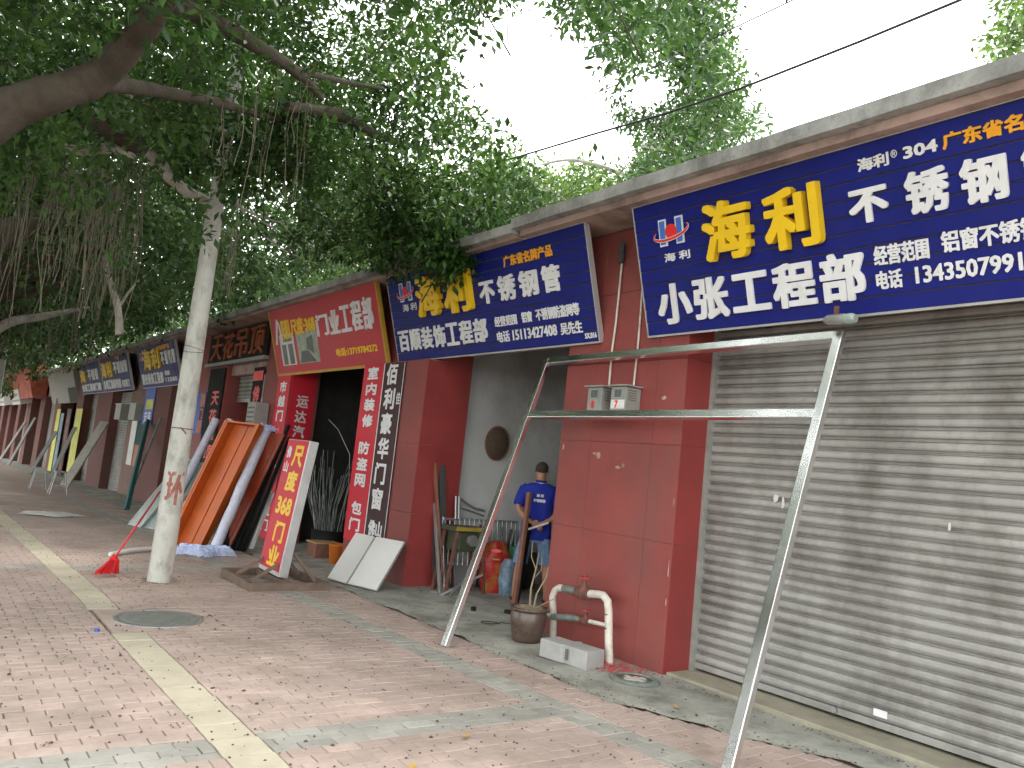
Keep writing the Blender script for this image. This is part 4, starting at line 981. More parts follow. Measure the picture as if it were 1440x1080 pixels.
# black aluminium profiles
def lean(name, a, b_, w, h, m, label, cat, axis=(0, 1, 0), part='profile'):
    t = thing(name, a, label, cat); q = MB(); q.beam(a, b_, w, h, axis); bevel(q.build(part, m, t, True), .003); return t
G_ = 'black aluminium profiles leaning beside the wrapped tube'
for i in range(7):
    yb = 12.85 - i * .02; xb2 = 4.02 + i * .07
    lean('aluminium_profile', (xb2, yb + .1, gz(13)), (4.68 + i * .07, 13.2 + random.uniform(-.1, .1), 2.0 + random.uniform(-.25, .05)), .05, .09, M_black,
         'black aluminium profile leaning in the bundle right of the lilac tube', 'profile')['group'] = G_
lean('aluminium_profile', (4.50, 12.9, gz(13)), (5.2, 13.6, 1.62), .03, .10, M_zinc, 'long grey aluminium strip leaning right of the black bundle', 'profile')
lean('aluminium_profile', (4.62, 13.05, gz(13)), (4.95, 13.3, .85), .04, .13, M_panel, 'short white strip leaning at the right end of the black bundle', 'profile')
# glass sashes and wrapped tubes farther on
for i, (x, y, m, h, lab) in enumerate(((3.55, 16.9, M_glass, 1.35, 'green glazed sash leaning left of the pole, outermost of three'), (3.72, 16.5, M_glass, 1.30, 'green glazed sash leaning left of the pole, the middle of three'), (3.85, 16.2, M_panel, 1.1, 'white board leaning left of the pole, innermost of three'))):
    t = thing('window_sash', (x, y, gz(y)), lab, 'window sash')
    a = Vector((x, y, gz(y))); u_ = Vector((.75, -.25, h)); w_ = Vector((.12, -.46, 0))
    q = MB(); nn2 = w_.cross(u_).normalized() * .02
    v = [a, a + w_, a + w_ + u_, a + u_]; v += [p + nn2 for p in v]; q.add(v, [(0, 1, 2, 3), (7, 6, 5, 4), (0, 4, 5, 1), (1, 5, 6, 2), (2, 6, 7, 3), (3, 7, 4, 0)]); q.build('pane', m, t, True)
    q = MB()
    for s_, e_ in ((a, a + u_), (a + w_, a + w_ + u_), (a, a + w_), (a + u_, a + w_ + u_)): q.beam(s_, e_, .045, .05, nn2)
    q.build('sash_frame', M_zinc, t, True)
for i, (x, y, lab) in enumerate(((3.95, 15.3, 'lilac wrapped tube standing right behind the pole, nearer of two'), (3.85, 15.9, 'lilac wrapped tube standing behind the pole, farther of two'))):
    t = thing('wrapped_tube', (x, y, gz(y)), lab, 'tube'); q = MB(); q.tube([(x, y, gz(y)), (x + .45, y + .1, 1.0), (x + .82, y + .2, 2.05)], .075, 12); q.build('tube_body', M_wrap, t, True)
lean('plank', (4.3, 21.0, gz(21)), (5.3, 24.9, 2.0), .10, .12, M_teal, 'dark green plank leaning on the pillar with the blue board', 'plank')
lean('plank', (4.6, 22.6, gz(22)), (5.35, 23.6, 2.1), .05, .08, M_gpipe, 'thin green post leaning by the shutter behind the pole', 'plank')
# stools
for x, y, lab in ((3.45, 26.0, 'grey metal high stool nearer to the shop shutter'), (3.2, 28.3, 'grey metal high stool standing farther left')):
    t = thing('stool', (x, y, gz(y)), lab, 'stool')
    q = MB(); q.box(-.15, .15, -.15, .15, .63, .66); q.build('seat', M_zinc, t)
    for sx in (-1, 1):
        for sy in (-1, 1):
            q = MB(); q.beam((sx*.22, sy*.22, 0), (sx*.11, sy*.11, .63), .022, .022); q.build('leg', M_zinc, t)
    q = MB()
    for s_ in (-1, 1): q.beam((-.17, s_*.17, .25), (.17, s_*.17, .25), .018, .018); q.beam((s_*.16, -.16, .30), (s_*.16, .16, .30), .018, .018)
    q.build('rung', M_zinc, t)
for i, (xb2, yb, yt, lab) in enumerate(((4.2, 30.5, 31.5, 'brown ribbed board leaning on the far pillar nearest the stools'), (4.5, 36.5, 38.0, 'pale board leaning by the yellow pillar'), (4.3, 41.5, 43.5, 'weathered board leaning beyond the yellow pillars'), (4.3, 52, 53, 'pale long board leaning on a far red pillar, nearer of two'), (4.2, 57, 58, 'pale long board leaning on a far red pillar, farther of two'))):
    t = thing('leaning_board', (xb2, yb, gz(yb)), lab, 'board')
    q = MB(); q.beam((xb2, yb, gz(yb)), (5.3, yt, 1.9 - .3 * (i % 3)), .15 if i else .34, .06, (0, 0, 1)); q.build('board', M_panelside if i == 0 else M_awn, t, True)
o = film_sheet((2.4, 18.4), .55, .55, .03, M_panel, 'spilt_powder', None, 9); tag(o, 'pale patch of spilt plaster on the distant paving', 'spill')

# ================================================================ INSIDE SHOP 2
bk = thing('round_basket', (6.62, 9.28, 2.0), 'round dark woven basket hanging on the grey side wall inside the shop', 'basket')
b = MB(); v = []
n = 32
b.add([], []);
for rr_, dz in ((.0, -.07), (.08, -.068), (.15, -.05), (.19, -.02), (.2, 0)):
    pass
prof = [(.0, -.07), (.08, -.066), (.15, -.05), (.185, -.02), (.2, -.005), (.205, 0)]
for r_, d_ in prof:
    for k in range(n): t = 2*math.pi*k/n; v.append((r_*math.cos(t), d_, 1.15*r_*math.sin(t)))
b.add(v, [(i*n + k, i*n + (k+1) % n, (i+1)*n + (k+1) % n, (i+1)*n + k) for i in range(len(prof)-1) for k in range(n)], True)
b.build('weave', mat('dark rattan', (.10, .07, .045), .8, var=.4, scale=30, fine=90, bump=1), bk)
b = MB(); b.tube([(.205*math.cos(k*.2618), -.01, 1.15*.205*math.sin(k*.2618)) for k in range(25)], .012, 8); b.build('rim', M_wood, bk)
# steel railing stock
rg = thing('steel_railing', (6.3, 8.95, 0), 'finished railing of steel bars with curved top leaning on the side wall', 'railing')
b = MB(); b.beam((5.66, 8.95, .92), (6.95, 9.05, .92), .035, .035); b.beam((5.66, 8.9, .35), (6.95, 9.0, .35), .035, .035); b.build('rail', M_zinc, rg, True)
for i in range(17):
    b = MB(); x = 5.69 + i * .078; b.tube([(x, 8.9, .33), (x, 8.96, .93)], .010, 8); b.build('bar', M_zinc, rg, True)
for x in (5.84, 5.89):
    b = MB(); b.tube([(x, 8.94, .93), (x, 8.99, 1.22)], .018, 10); b.build('post', M_zinc, rg, True)
b = MB(); b.tube([(5.9, 8.98, 1.20), (6.05, 9.0, 1.12), (6.2, 9.02, 1.07), (6.36, 9.03, 1.05)], .018, 8); b.tube([(5.9, 8.98, 1.08), (6.36, 9.03, .98)], .014, 8); b.build('curved_rail', M_zinc, rg, True)
sw = thing('bench_saw', (5.85, 8.75, 0), 'green bench cutting machine on splayed legs inside the open shop', 'machine')
b = MB(); b.box(5.58, 6.06, 8.5, 8.85, .80, .86); bevel(b.build('table', M_green, sw, True), .008)
b = MB(); b.box(5.66, 5.98, 8.53, 8.82, .55, .798); bevel(b.build('motor_housing', M_green, sw, True), .02)
b = MB(); b.tube([(5.82, 8.50, .70), (5.82, 8.44, .70)], .07, 18); b.build('pulley', M_zinc, sw, True)
b = MB(); b.beam((5.58, 8.48, .84), (6.0, 8.48, .84), .03, .05); b.build('fence', M_mustard, sw, True)
for x, y in ((5.62, 8.52), (6.02, 8.52), (5.62, 8.82), (6.02, 8.82)):
    b = MB(); b.beam((x + (x - 5.82) * .5, y, .02), (x, y, .80), .03, .03); b.build('leg', M_iron, sw, True)
b = MB(); b.beam((5.5, 8.35, .05), (6.05, 8.6, .36), .03, .03); b.beam((5.45, 8.5, .02), (5.95, 8.35, .30), .025, .025); b.build('brace', M_zinc, sw, True)
G2 = 'strips leaning in the corner of the open shop'
for i, (xa, xb2, h, m, lab) in enumerate(((5.72, 5.60, 1.5, M_mustard, 'mustard painted strip leaning in the left corner of the open shop'), (5.62, 5.50, 1.75, M_wood, 'tall brown wooden strip in the left corner of the open shop'), (5.60, 5.66, 1.35, M_steel, 'bright thin steel strip in the left corner of the open shop'),
     (5.50, 5.56, 1.1, M_zinc, 'grey steel strip, the foremost in the left corner of the open shop'), (5.66, 5.62, 1.9, M_dark, 'blackish board leaning in the left corner of the open shop'))):
    lean('strip', (xa + .02, 8.80 - (i % 4) * .06, .02), (xb2 + .02, 9.18 - (i % 4) * .03, h), .03 if m is not M_dark else .09, .05, m, lab, 'strip')
for i in range(9):
    xa = 5.60 + i * .045
    lean('strip', (xa + random.uniform(-.02, .02), 8.95 + random.uniform(-.08, .08), .02), (xa + random.uniform(-.02, .05), 9.26, random.uniform(.9, 1.7)), .022, .03, (M_dark, M_zinc, M_iron)[i % 3],
         'thin steel strip in the stack against the inner wall behind the bench machine', 'strip')['group'] = 'thin strips stacked behind the bench machine'
cbx = thing('scrap_bin', (6.9, 9.0, .02), 'dark low bin of offcuts under the railing at the inner wall', 'bin')
b = MB(); b.box(-.5, .35, -.1, .12, 0, .5); b.build('bin_body', M_dark, cbx)
for i in range(14):
    b = MB(); b.beam((-.45 + i * .055, 0, .1), (-.5 + i * .06 + random.uniform(-.1, .1), random.uniform(-.1, .15), random.uniform(.55, .85)), .02, .03); b.build('offcut', (M_zinc, M_iron, M_dark)[i % 3], cbx)
def sack(x, y, w, d, h, m, label, seed):
    rr = random.Random(seed); t = thing('sack', (x, y, .02), label, 'sack'); b = MB(); n = 22; rings = []
    v = []; H = 12
    for j in range(H + 1):
        z = h * j / H; k_ = (.86 + .2 * math.sin(math.pi * min(1, z / h * 1.05))) * (1 if j < H - 2 else (.92, .8, .6)[j - H + 2])
        for i in range(n):
            a = 2*math.pi*i/n; f_ = 1 + .07 * math.sin(3*a + j + seed) + .05 * math.sin(7*a + j*1.7) + rr.uniform(-.02, .02)
            v.append((w/2*k_*f_*math.copysign(abs(math.cos(a))**.7, math.cos(a)), d/2*k_*f_*math.copysign(abs(math.sin(a))**.7, math.sin(a)), z))
    b.add(v, [(j*n + i, j*n + (i+1) % n, (j+1)*n + (i+1) % n, (j+1)*n + i) for j in range(H) for i in range(n)], True)
    b.add(v[-n:], [tuple(range(n))]); b.build('bag', m, t); return t
t = sack(6.40, 8.72, .38, .28, .66, M_rice, 'red printed sack with pink and yellow prints standing between the frame and the man', 3)
for (x, z, w_, h_, m) in ((0, .55, .15, .05, M_pinkl), (-.02, .44, .18, .025, M_mustard)):
    b = MB(); n = 6
    ang = math.atan2(-8.72, -6.40)
    b.prism([(w_/2*math.cos(q*.785), z + h_/2*math.sin(q*.785)) for q in range(8)], .0, .004)
    o = b.build('print_patch', m, t); d_ = Vector((math.cos(ang), math.sin(ang), 0))
    o.matrix_local = Matrix(((-d_.y, 0, d_.x, x*-d_.y + d_.x*.17), (d_.x, 0, d_.y, x*d_.x + d_.y*.16), (0, 1, 0, 0), (0, 0, 0, 1)))
sack(6.72, 8.72, .24, .22, .60, M_bagg, 'green woven sack squeezed between the red sack and the blue one', 5)
sack(6.46, 8.50, .2, .2, .46, M_bagb, 'pale blue woven sack by the man left leg', 8)
lean('wood_board', (5.93, 7.62, .02), (6.25, 7.95, 1.38), .045, .06, M_wood, 'reddish brown wooden board standing upright in front of the man', 'board')
lean('wood_board', (6.03, 7.72, .02), (6.34, 8.0, 1.0), .06, .05, M_black, 'black narrow board standing behind the reddish one', 'board')
for x, y, l, lab in ((5.6, 7.35, .2, 'short offcut of square black tube on the shop floor'), (5.28, 7.55, .05, 'small black cube of steel on the apron')):
    t = thing('tube_offcut', (x, y, .03), lab, 'offcut'); b = MB(); b.beam((x, y, .045), (x + l*.5, y - l*.85, .045), .05, .05); bevel(b.build('tube_piece', M_black, t, True), .004)
b = MB(); b.tube([(5.05 + .12*math.cos(k*.4)*(1 - k*.02), 6.85 + .10*math.sin(k*.4), .028 + .002*k) for k in range(15)] + [(5.35, 6.75, .03), (5.5, 6.72, .03)], .005, 6)
tag(b.build('cable_loop', M_wire), 'short loop of black cable lying on the apron by the pot', 'cable')

# ================================================================ INSIDE SHOP 3
t = thing('steel_strip_bin', (5.75, 12.6, gz(12.6)), 'black bin full of bristling thin steel strips in the dark shop', 'bin')
b = MB(); b.lathe([(0, .02), (.26, .02), (.30, .42), (.28, .42), (.25, .05)], n=20); b.build('bin', M_black, t)
for i in range(46):
    a = random.uniform(0, 6.28); r_ = random.uniform(0, .22); a2_ = a + random.gauss(0, .5); h = random.uniform(.9, 1.75); sp = random.uniform(.05, .5)
    b = MB(); p0 = (r_*math.cos(a), r_*math.sin(a), .1); p2 = ((r_+sp)*math.cos(a2_), (r_+sp)*math.sin(a2_), h); p1_ = ((p0[0]+p2[0])/2 - .04, (p0[1]+p2[1])/2, h*.6)
    b.tube([p0, p1_, p2], .005, 5); b.build('strip', M_gpipe if i % 3 else M_zinc, t)
b = MB(); b.tube([(.1, 0, .1), (.2, -.1, 1.2), (.15, -.1, 1.7), (-.05, .05, 2.1), (-.2, .15, 2.25)], .007, 6); b.build('bent_strip', M_zinc, t)
t = thing('wooden_crate', (5.5, 12.2, gz(12.2)), 'small plywood crate on the floor in front of the bin', 'crate')
b = MB(); b.box(-.22, .22, -.2, .2, .24, .26); b.build('lid', M_carton, t); b = MB(); b.box(-.2, .2, -.18, .18, .0, .238); b.build('box_body', M_wood, t)
t = thing('bucket', (5.42, 11.45, gz(11.5)), 'orange bucket beside the white panels', 'bucket')
b = MB(); b.lathe([(0, .01), (.12, .01), (.155, .28), (.165, .285), (.165, .30), (.145, .30), (.11, .03)], n=20); b.build('bucket_body', M_orangeb, t)
t = thing('cabinet', (8.0, 14.3, gz(14)), 'black cabinet at the back of the dark shop', 'cabinet')
b = MB(); b.box(7.3, 8.9, 14.0, 14.8, -.1, 2.2); b.build('carcass', M_dark, t, True); b = MB(); b.box(7.34, 8.08, 13.985, 13.998, 0, 2.15); b.box(8.12, 8.86, 13.985, 13.998, 0, 2.15); b.build('door', M_black, t, True)
t = thing('motor', (6.3, 12.4, gz(12)), 'dark electric motor on the floor right of the bin', 'motor')
b = MB(); b.tube([(-.2, .1, .3), (.2, -.1, .3)], .2, 20); b.build('casing', M_dark, t); b = MB(); b.box(-.2, .2, -.15, .15, 0, .12); b.build('foot', M_black, t)

# ================================================================ THE MAN
import itertools
pr = thing('person', (6.50, 8.05, .02), 'man seen from behind in blue polo and denim shorts, hands clasped around a white roll', 'person', rot=(0, 0, R(-36)))
def skin(verts, edges, radii, sub=2, root=0):
    me = bpy.data.meshes.new('skin_src'); me.from_pydata(verts, edges, []); o = bpy.data.objects.new('skin_src', me); COL.objects.link(o)
    md = o.modifiers.new('s', 'SKIN'); md.use_smooth_shade = True
    for i, v in enumerate(me.skin_vertices[0].data if me.skin_vertices else []): pass
    bpy.context.view_layer.objects.active = o
    if not me.skin_vertices: bpy.ops.mesh.customdata_skin_add() if hasattr(bpy.ops.mesh, 'customdata_skin_add') else None
    for i, v in enumerate(me.skin_vertices[0].data):
        r_ = radii[i]; v.radius = (r_, r_) if not hasattr(r_, '__len__') else r_; v.use_root = (i == root)
    ms = o.modifiers.new('d', 'SUBSURF'); ms.levels = sub; ms.render_levels = sub
    dg = bpy.context.evaluated_depsgraph_get(); m2 = bpy.data.meshes.new_from_object(o.evaluated_get(dg))
    V_ = [v.co[:] for v in m2.vertices]; F_ = [tuple(p.vertices) for p in m2.polygons]
    bpy.data.objects.remove(o); bpy.data.meshes.remove(m2); return V_, F_
bv = [(0, 0, .95), (0, 0, 1.12), (0, .01, 1.30), (0, 0, 1.44), (0, .0, 1.52), (0, .02, 1.58), (0, .03, 1.645), (0, .03, 1.70)]
be = [(0, 1), (1, 2), (2, 3), (3, 4), (4, 5), (5, 6), (6, 7)]; brd = [.14, .13, .14, .10, .056, .066, .082, .066]
for s in (-1, 1):
    n0 = len(bv); bv += [(s*.10, 0, .86), (s*.135, .01, .66), (s*.165, .02, .47), (s*.185, -.01, .30), (s*.20, -.02, .10), (s*.205, .03, .045), (s*.215, .15, .035)]
    brd += [.095, .08, .058, .056, .036, .04, .034]; be += [(0, n0)] + [(n0 + i, n0 + i + 1) for i in range(6)]
    n0 = len(bv); bv += [(s*.185, 0, 1.41), (s*.235, -.03, 1.28), (s*.265, -.06, 1.15), (s*.18, -.14, 1.06), (s*.06, -.185, .99), (s*.0, -.20, .965 + s*.02)]
    brd += [.058, .047, .040, .037, .027, .026]; be += [(3, n0)] + [(n0 + i, n0 + i + 1) for i in range(5)]
V_, F_ = skin(bv, be, brd)
b = MB(); b.add(V_, F_, True)
# fingers: five short curled chains on each hand
for s in (-1, 1):
    for k, (ln, dz) in enumerate(((.060, .026), (.072, .009), (.068, -.008), (.055, -.024), (.05, .04))):
        base = Vector((s*.0, -.205, .965 + s*.02 + dz*.8)); dirx = -s
        pts = [base, base + Vector((dirx*ln*.45, -.012 if k < 4 else .01, dz*.2)), base + Vector((dirx*ln*.8, -.004 if k < 4 else .0, dz*.3 - .01)), base + Vector((dirx*ln*.95, .012, dz*.3 - .018))]
        b.tube(pts, [.010, .0095, .0085, .007], 8)
    b.tube([(s*.078, .02, 1.63), (s*.088, .015, 1.635), (s*.089, .012, 1.655)], [.010, .013, .008], 8)      # ears
b.tube([(0, .105, 1.66), (0, .122, 1.635), (0, .108, 1.62)], [.010, .015, .012], 8)                        # nose
b.build('body', M_skin, pr)
b = MB()
for s in (-1, 1): b.lathe([(0, -.008), (.008, 0), (0, .008)], (s*.03, .105, 1.665), 8)
b.build('eye', M_hair, pr)
b = MB(); b.tube([(-.022, .105, 1.597), (0, .112, 1.595), (.022, .105, 1.597)], .004, 6); b.build('mouth', M_sandal, pr)
b = MB(); n = 20; v = []
for j in range(9):
    ph = j / 8 * R(142)
    for k in range(n):
        t = 2*math.pi*k/n; fr_ = math.sin(t); lim = ph * (1 if fr_ < .1 else 1 - .45 * fr_)
        rj = .0885 - .012 * max(0, j - 5) / 3
        v.append((rj*math.sin(lim)*math.cos(t)*.97, .028 + rj*1.12*math.sin(lim)*math.sin(t), 1.675 + rj*1.05*math.cos(lim)))
b.add(v, [(j*n + k, j*n + (k+1) % n, (j+1)*n + (k+1) % n, (j+1)*n + k) for j in range(8) for k in range(n)], True); b.build('hair', M_hair, pr)
# shirt: lofted torso with folds, sleeves, collar
def folded(rings, n=40, seed=0, amp=.008):
    b = MB(); v = []; rr = random.Random(seed); ph = [rr.uniform(0, 6) for _ in range(5)]
    for j, (c, rx, ry) in enumerate(rings):
        for k in range(n):
            t = 2*math.pi*k/n; q = 1 + amp/.15 * (math.sin(5*t + ph[0] + j*.9) * .5 + math.sin(9*t + ph[1] - j*.7) * .4 + math.sin(3*t + j*1.3 + ph[2]) * .4)
            ct, st_ = math.cos(t), math.sin(t)
            v.append((c[0] + rx*q*math.copysign(abs(ct)**.85, ct), c[1] + ry*q*math.copysign(abs(st_)**.85, st_), c[2]))
    b.add(v, [(j*n + k, j*n + (k+1) % n, (j+1)*n + (k+1) % n, (j+1)*n + k) for j in range(len(rings)-1) for k in range(n)], True); return b
b = folded([((0, 0, .775), .195, .135), ((0, 0, .78), .198, .138), ((0, 0, .86), .195, .137), ((0, 0, .95), .188, .135), ((0, 0, 1.04), .182, .130), ((0, 0, 1.13), .186, .130), ((0, 0, 1.22), .196, .134), ((0, 0, 1.30), .215, .140), ((0, 0, 1.37), .238, .135), ((0, 0, 1.42), .235, .124), ((0, 0, 1.455), .20, .110), ((0, 0, 1.482), .135, .092), ((0, 0, 1.495), .09, .078), ((0, 0, 1.50), .068, .064)], 40, 3)
for s in (-1, 1):
    b.tube([(s*.15, 0, 1.42), (s*.195, -.002, 1.385), (s*.225, -.02, 1.31), (s*.247, -.04, 1.24), (s*.258, -.052, 1.195), (s*.259, -.053, 1.19)], [.07, .082, .076, .072, .072, .05], 18, cap=False)
b.build('polo_shirt', M_shirt, pr)
b = MB(); b.lathe([(.068, 1.492), (.071, 1.525), (.074, 1.527), (.082, 1.500), (.084, 1.488)], n=24); b.build('collar', M_shirt, pr)
b = MB(); b.lathe([(.0848, 1.487), (.0862, 1.492), (.0842, 1.497)], n=24); b.build('collar_stripe', M_white, pr)
sg = link('back_print', None, pr); sg.matrix_local = Matrix(((1, 0, 0, -.105), (0, 0, -1, -.146), (0, 1, 0, 1.24), (0, 0, 0, 1)))
letters(sg, '海', (.06, .075, .10, .115), M_white, 0, .002, .0025, 'character'); letters(sg, '利', (.11, .075, .15, .115), M_white, 0, .002, .0025, 'character')
letters(sg, '不锈钢管', (.025, .01, .18, .052), M_white, 0, .002, .0028)
b = folded([((0, 0, .74), .155, .13), ((0, 0, .80), .178, .128), ((0, 0, .86), .18, .128), ((0, 0, .95), .17, .12)], 30, 6, .004)
for s in (-1, 1):
    q = folded([((s*.170, .0, .465), .096, .098), ((s*.169, .0, .47), .098, .10), ((s*.160, .005, .50), .094, .10), ((s*.145, .005, .60), .096, .105), ((s*.12, 0, .70), .102, .118), ((s*.095, 0, .80), .10, .125)], 26, 9 + s, .008)
    b.v_ = None; n_ = len(b.v); b.v += q.v; b.f += [tuple(i + n_ for i in f) for f in q.f]; b.sm += q.sm
b.build('denim_shorts', M_denim, pr)
for s in (-1, 1):
    b = MB(); b.prism([(s*.205 + .045*math.cos(k*.5236)*(1 if 1 else 1), .055 + .13*math.sin(k*.5236)) for k in range(12)], -.012, .012); b.build('sandal', M_sandal, pr)
    b = MB(); b.tube([(s*.205 - .045, .09, .01), (s*.205, .09, .08), (s*.205 + .045, .09, .01)], .009, 6); b.build('strap', M_sandal, pr)
rr_ = link('paper_roll', None); tag(rr_, 'white paper roll held in the man hands behind his back', 'paper roll')
b = MB(); b.tube([(-.11, -.235, .91), (.13, -.215, 1.01)], .014, 12); o = b.build('roll', M_white, rr_)
rr_.location = pr.location; rr_.rotation_euler = pr.rotation_euler

# ================================================================ OVERHEAD CABLES
def cable(pts, label, r=.012):
    P = [Vector(p) for p in pts]; out = []
    for i in range(len(P) - 1):
        for k in range(8): out.append(P[i].lerp(P[i+1], k/8))
    out.append(P[-1]); b = MB(); b.tube(out, r, 6); tag(b.build('overhead_cable', M_wire), label, 'cable')
def wallpt(u, v, x):
    r_ = ray(u, v); return EYE + r_ * (x / r_.x)
XW = 6.3
def cab(pix, label, r):
    P = [wallpt(u, v, XW) for u, v in pix]; d = (P[0] - P[1]); P = [P[0] + d * 1.2] + P; d2 = P[-1] - P[-2]; P.append(P[-1] + Vector((0, d2.y, .03)) * 4); cable(P, label, r)
cab([(1350, 0), (1210, 58), (1040, 125), (935, 160), (830, 190), (730, 220), (640, 245), (560, 268), (480, 288)], 'thick black overhead cable nearest the roof edge', .014)
cab([(1115, 0), (1035, 38), (960, 76), (870, 118), (780, 155), (700, 185), (620, 212)], 'thin overhead cable crossing high up through the leaves', .008)

# ================================================================ TREES
def proj(p):
    d = p - EYE; zc = d.dot(fwd)
    if zc < .2: return None
    return 720 + FPX * d.dot(rgt) / zc, 540 + FPX * d.dot(dwn) / zc
def limb(name, pix, m, parent, rad):
    """pix: (u, v, Y) stations along the limb"""
    P = [at(*q) for q in pix]; pts = []; rs = []; n = len(P); K = 8
    for i in range(n - 1):
        p0, p1, p2, p3 = P[max(i-1, 0)], P[i], P[i+1], P[min(i+2, n-1)]
        for k in range(K):
            f_ = k / K
            q = .5 * ((2*p1) + (p2 - p0)*f_ + (2*p0 - 5*p1 + 4*p2 - p3)*f_*f_ + (3*p1 - p0 - 3*p2 + p3)*f_**3)
            r_ = rad[i] + (rad[i+1] - rad[i]) * f_
            pts.append(q + Vector((random.gauss(0, 1), random.gauss(0, 1), random.gauss(0, 1))) * r_ * .025); rs.append(r_ * (1 + .04 * math.sin(len(rs) * .9) + random.uniform(-.012, .012)))
    pts.append(P[-1]); rs.append(rad[-1])
    b = MB(); b.tube(pts, rs, 14); return b.build(name, m, parent, True)
def leaves(centres, per, rad, size, m, name, parent, droop=.4, seed=1, flat=.75):
    """leaf-sized folded blades in loose twigs round each centre"""
    r = np.random.default_rng(seed); C_ = np.asarray(centres); n = len(C_) * per
    base = np.repeat(C_, per, 0); off = r.normal(0, 1, (n, 3)); off /= np.linalg.norm(off, axis=1)[:, None]
    off *= (r.random(n) ** .45)[:, None] * rad; off[:, 2] *= flat
    p = base + off
    d = off / (np.linalg.norm(off, axis=1)[:, None] + 1e-6) + r.normal(0, .8, (n, 3)); d[:, 2] -= droop; d /= np.linalg.norm(d, axis=1)[:, None]
    s = np.cross(d, r.normal(0, .35, (n, 3)) + np.array([0, 0, 1])); s /= np.linalg.norm(s, axis=1)[:, None] + 1e-9
    up = np.cross(s, d)
    L_ = size * r.uniform(.65, 1.25, n)[:, None]; Wd_ = L_ * .24
    v = np.empty((n, 4, 3)); v[:, 0] = p; v[:, 1] = p + d*L_*.45 + s*Wd_ + up*L_*.06; v[:, 2] = p + d*L_; v[:, 3] = p + d*L_*.45 - s*Wd_ + up*L_*.06
    me = bpy.data.meshes.new(name); me.vertices.add(n*4); me.vertices.foreach_set('co', v.reshape(-1))
    tri = np.array([0, 1, 2, 0, 2, 3]); idx = (np.arange(n)[:, None]*4 + tri).reshape(-1)
    me.loops.add(n*6); me.loops.foreach_set('vertex_index', idx.astype(np.int32)); me.polygons.add(n*2)
    me.polygons.foreach_set('loop_start', np.arange(n*2, dtype=np.int32)*3); me.polygons.foreach_set('loop_total', np.full(n*2, 3, dtype=np.int32))
    clump = np.repeat(r.random(len(C_)) ** 1.5, per) * .6 + r.random(n) ** 2 * .5
    ta = me.attributes.new('tone', 'FLOAT', 'POINT'); ta.data.foreach_set('value', np.repeat(clump, 4).astype(np.float32))
    me.update(); me.validate(); me.materials.append(m)
    o = link(name, me)
    if parent is not None: wpart(o, parent)
    return o
def gap(u, v):          # sky openings in the canopy seen from the pavement
    g_ = ((u - 748) / 98)**2 + ((v - 112) / 84)**2 < 1 or ((u - 690) / 50)**2 + ((v - 75) / 40)**2 < 1
    g_ = g_ or ((u - 775) / 62)**2 + ((v - 190) / 50)**2 < 1 or ((u - 742) / 45)**2 + ((v - 20) / 50)**2 < 1 or ((u - 910) / 42)**2 + ((v - 125) / 36)**2 < 1 or ((u - 860) / 40)**2 + ((v - 205) / 30)**2 < 1
    g_ = g_ or ((u - 872) / 60)**2 + ((v - 85) / 42)**2 < .8 and False
    return g_
def allowed(p, edge=1040):
    q = proj(p)
    if q is None: return True
    u, v = q
    lim = edge - (25 if v > 60 else 0) + (10 if 150 < v < 200 else 0) - max(0, v - 205) * 1.2
    if u > lim: return False
    if 0 < v and gap(u, v): return False
    return True
def keep_clear(p):      # keep leaves off the wall and the paving
    if 4.6 < p.x < 10.8 and p.z < 4.75: return False
    return True
def crown(n, xr, yr, zr, dens, seed, test=allowed):
    rr = random.Random(seed); out = []; tries = 0
    while len(out) < n and tries < 30 * n:
        tries += 1
        p = Vector((rr.uniform(*xr), rr.uniform(*yr), rr.uniform(*zr)))
        if keep_clear(p) and test(p) and rr.random() < dens(p):
            for _ in range(3):       # twigs grow in sprays, leaving holes between them
                q = p + Vector((rr.gauss(0, .28), rr.gauss(0, .28), rr.gauss(0, .18)))
                if keep_clear(q) and test(q): out.append(q)
    return out

# --- nearest banyan: trunk at the kerb left of the view, limbs over the pavement
t1 = thing('banyan_tree', (-1.1, 7.0, 0), 'nearest banyan with heavy dark limbs and hanging roots arching over the pavement', 'tree')
b = MB(); b.tube([(-1.1, 7.0, -.1), (-1.12, 7.0, .5), (-1.05, 7.05, 1.4), (-1.0, 7.1, 2.3), (-.9, 7.1, 3.0)], [.62, .48, .42, .40, .42], 20); b.build('trunk', M_bark, t1, True)
limb('limb', [(-260, 330, 7.2), (-120, 230, 7.0), (0, 160, 6.8), (75, 132, 6.6), (135, 110, 6.5), (185, 60, 6.2), (225, 5, 5.8), (300, -120, 5.2)], M_bark, t1, [.32, .24, .155, .13, .12, .10, .095, .08])
limb('limb', [(190, -70, 6.3), (240, 0, 6.6), (290, 25, 6.8), (345, 55, 7.0), (398, 88, 7.2), (430, 112, 7.4), (452, 138, 7.6)], M_bark, t1, [.10, .085, .075, .07, .06, .05, .03])
limb('limb', [(415, 98, 7.3), (470, 112, 7.6), (540, 125, 8.2)], M_bark, t1, [.04, .03, .015])
limb('limb', [(130, 115, 6.5), (200, 124, 7.0), (260, 135, 7.4), (320, 148, 7.9), (400, 172, 8.6)], M_bark, t1, [.075, .06, .05, .045, .02])
limb('limb', [(100, 160, 8.4), (150, 178, 8.6), (200, 210, 8.8)], M_bark, t1, [.13, .12, .09])
limb('limb', [(405, 150, 8.0), (480, 162, 8.4), (520, 185, 8.7), (560, 200, 9.0), (620, 215, 9.5)], M_bark, t1, [.05, .07, .06, .045, .02])
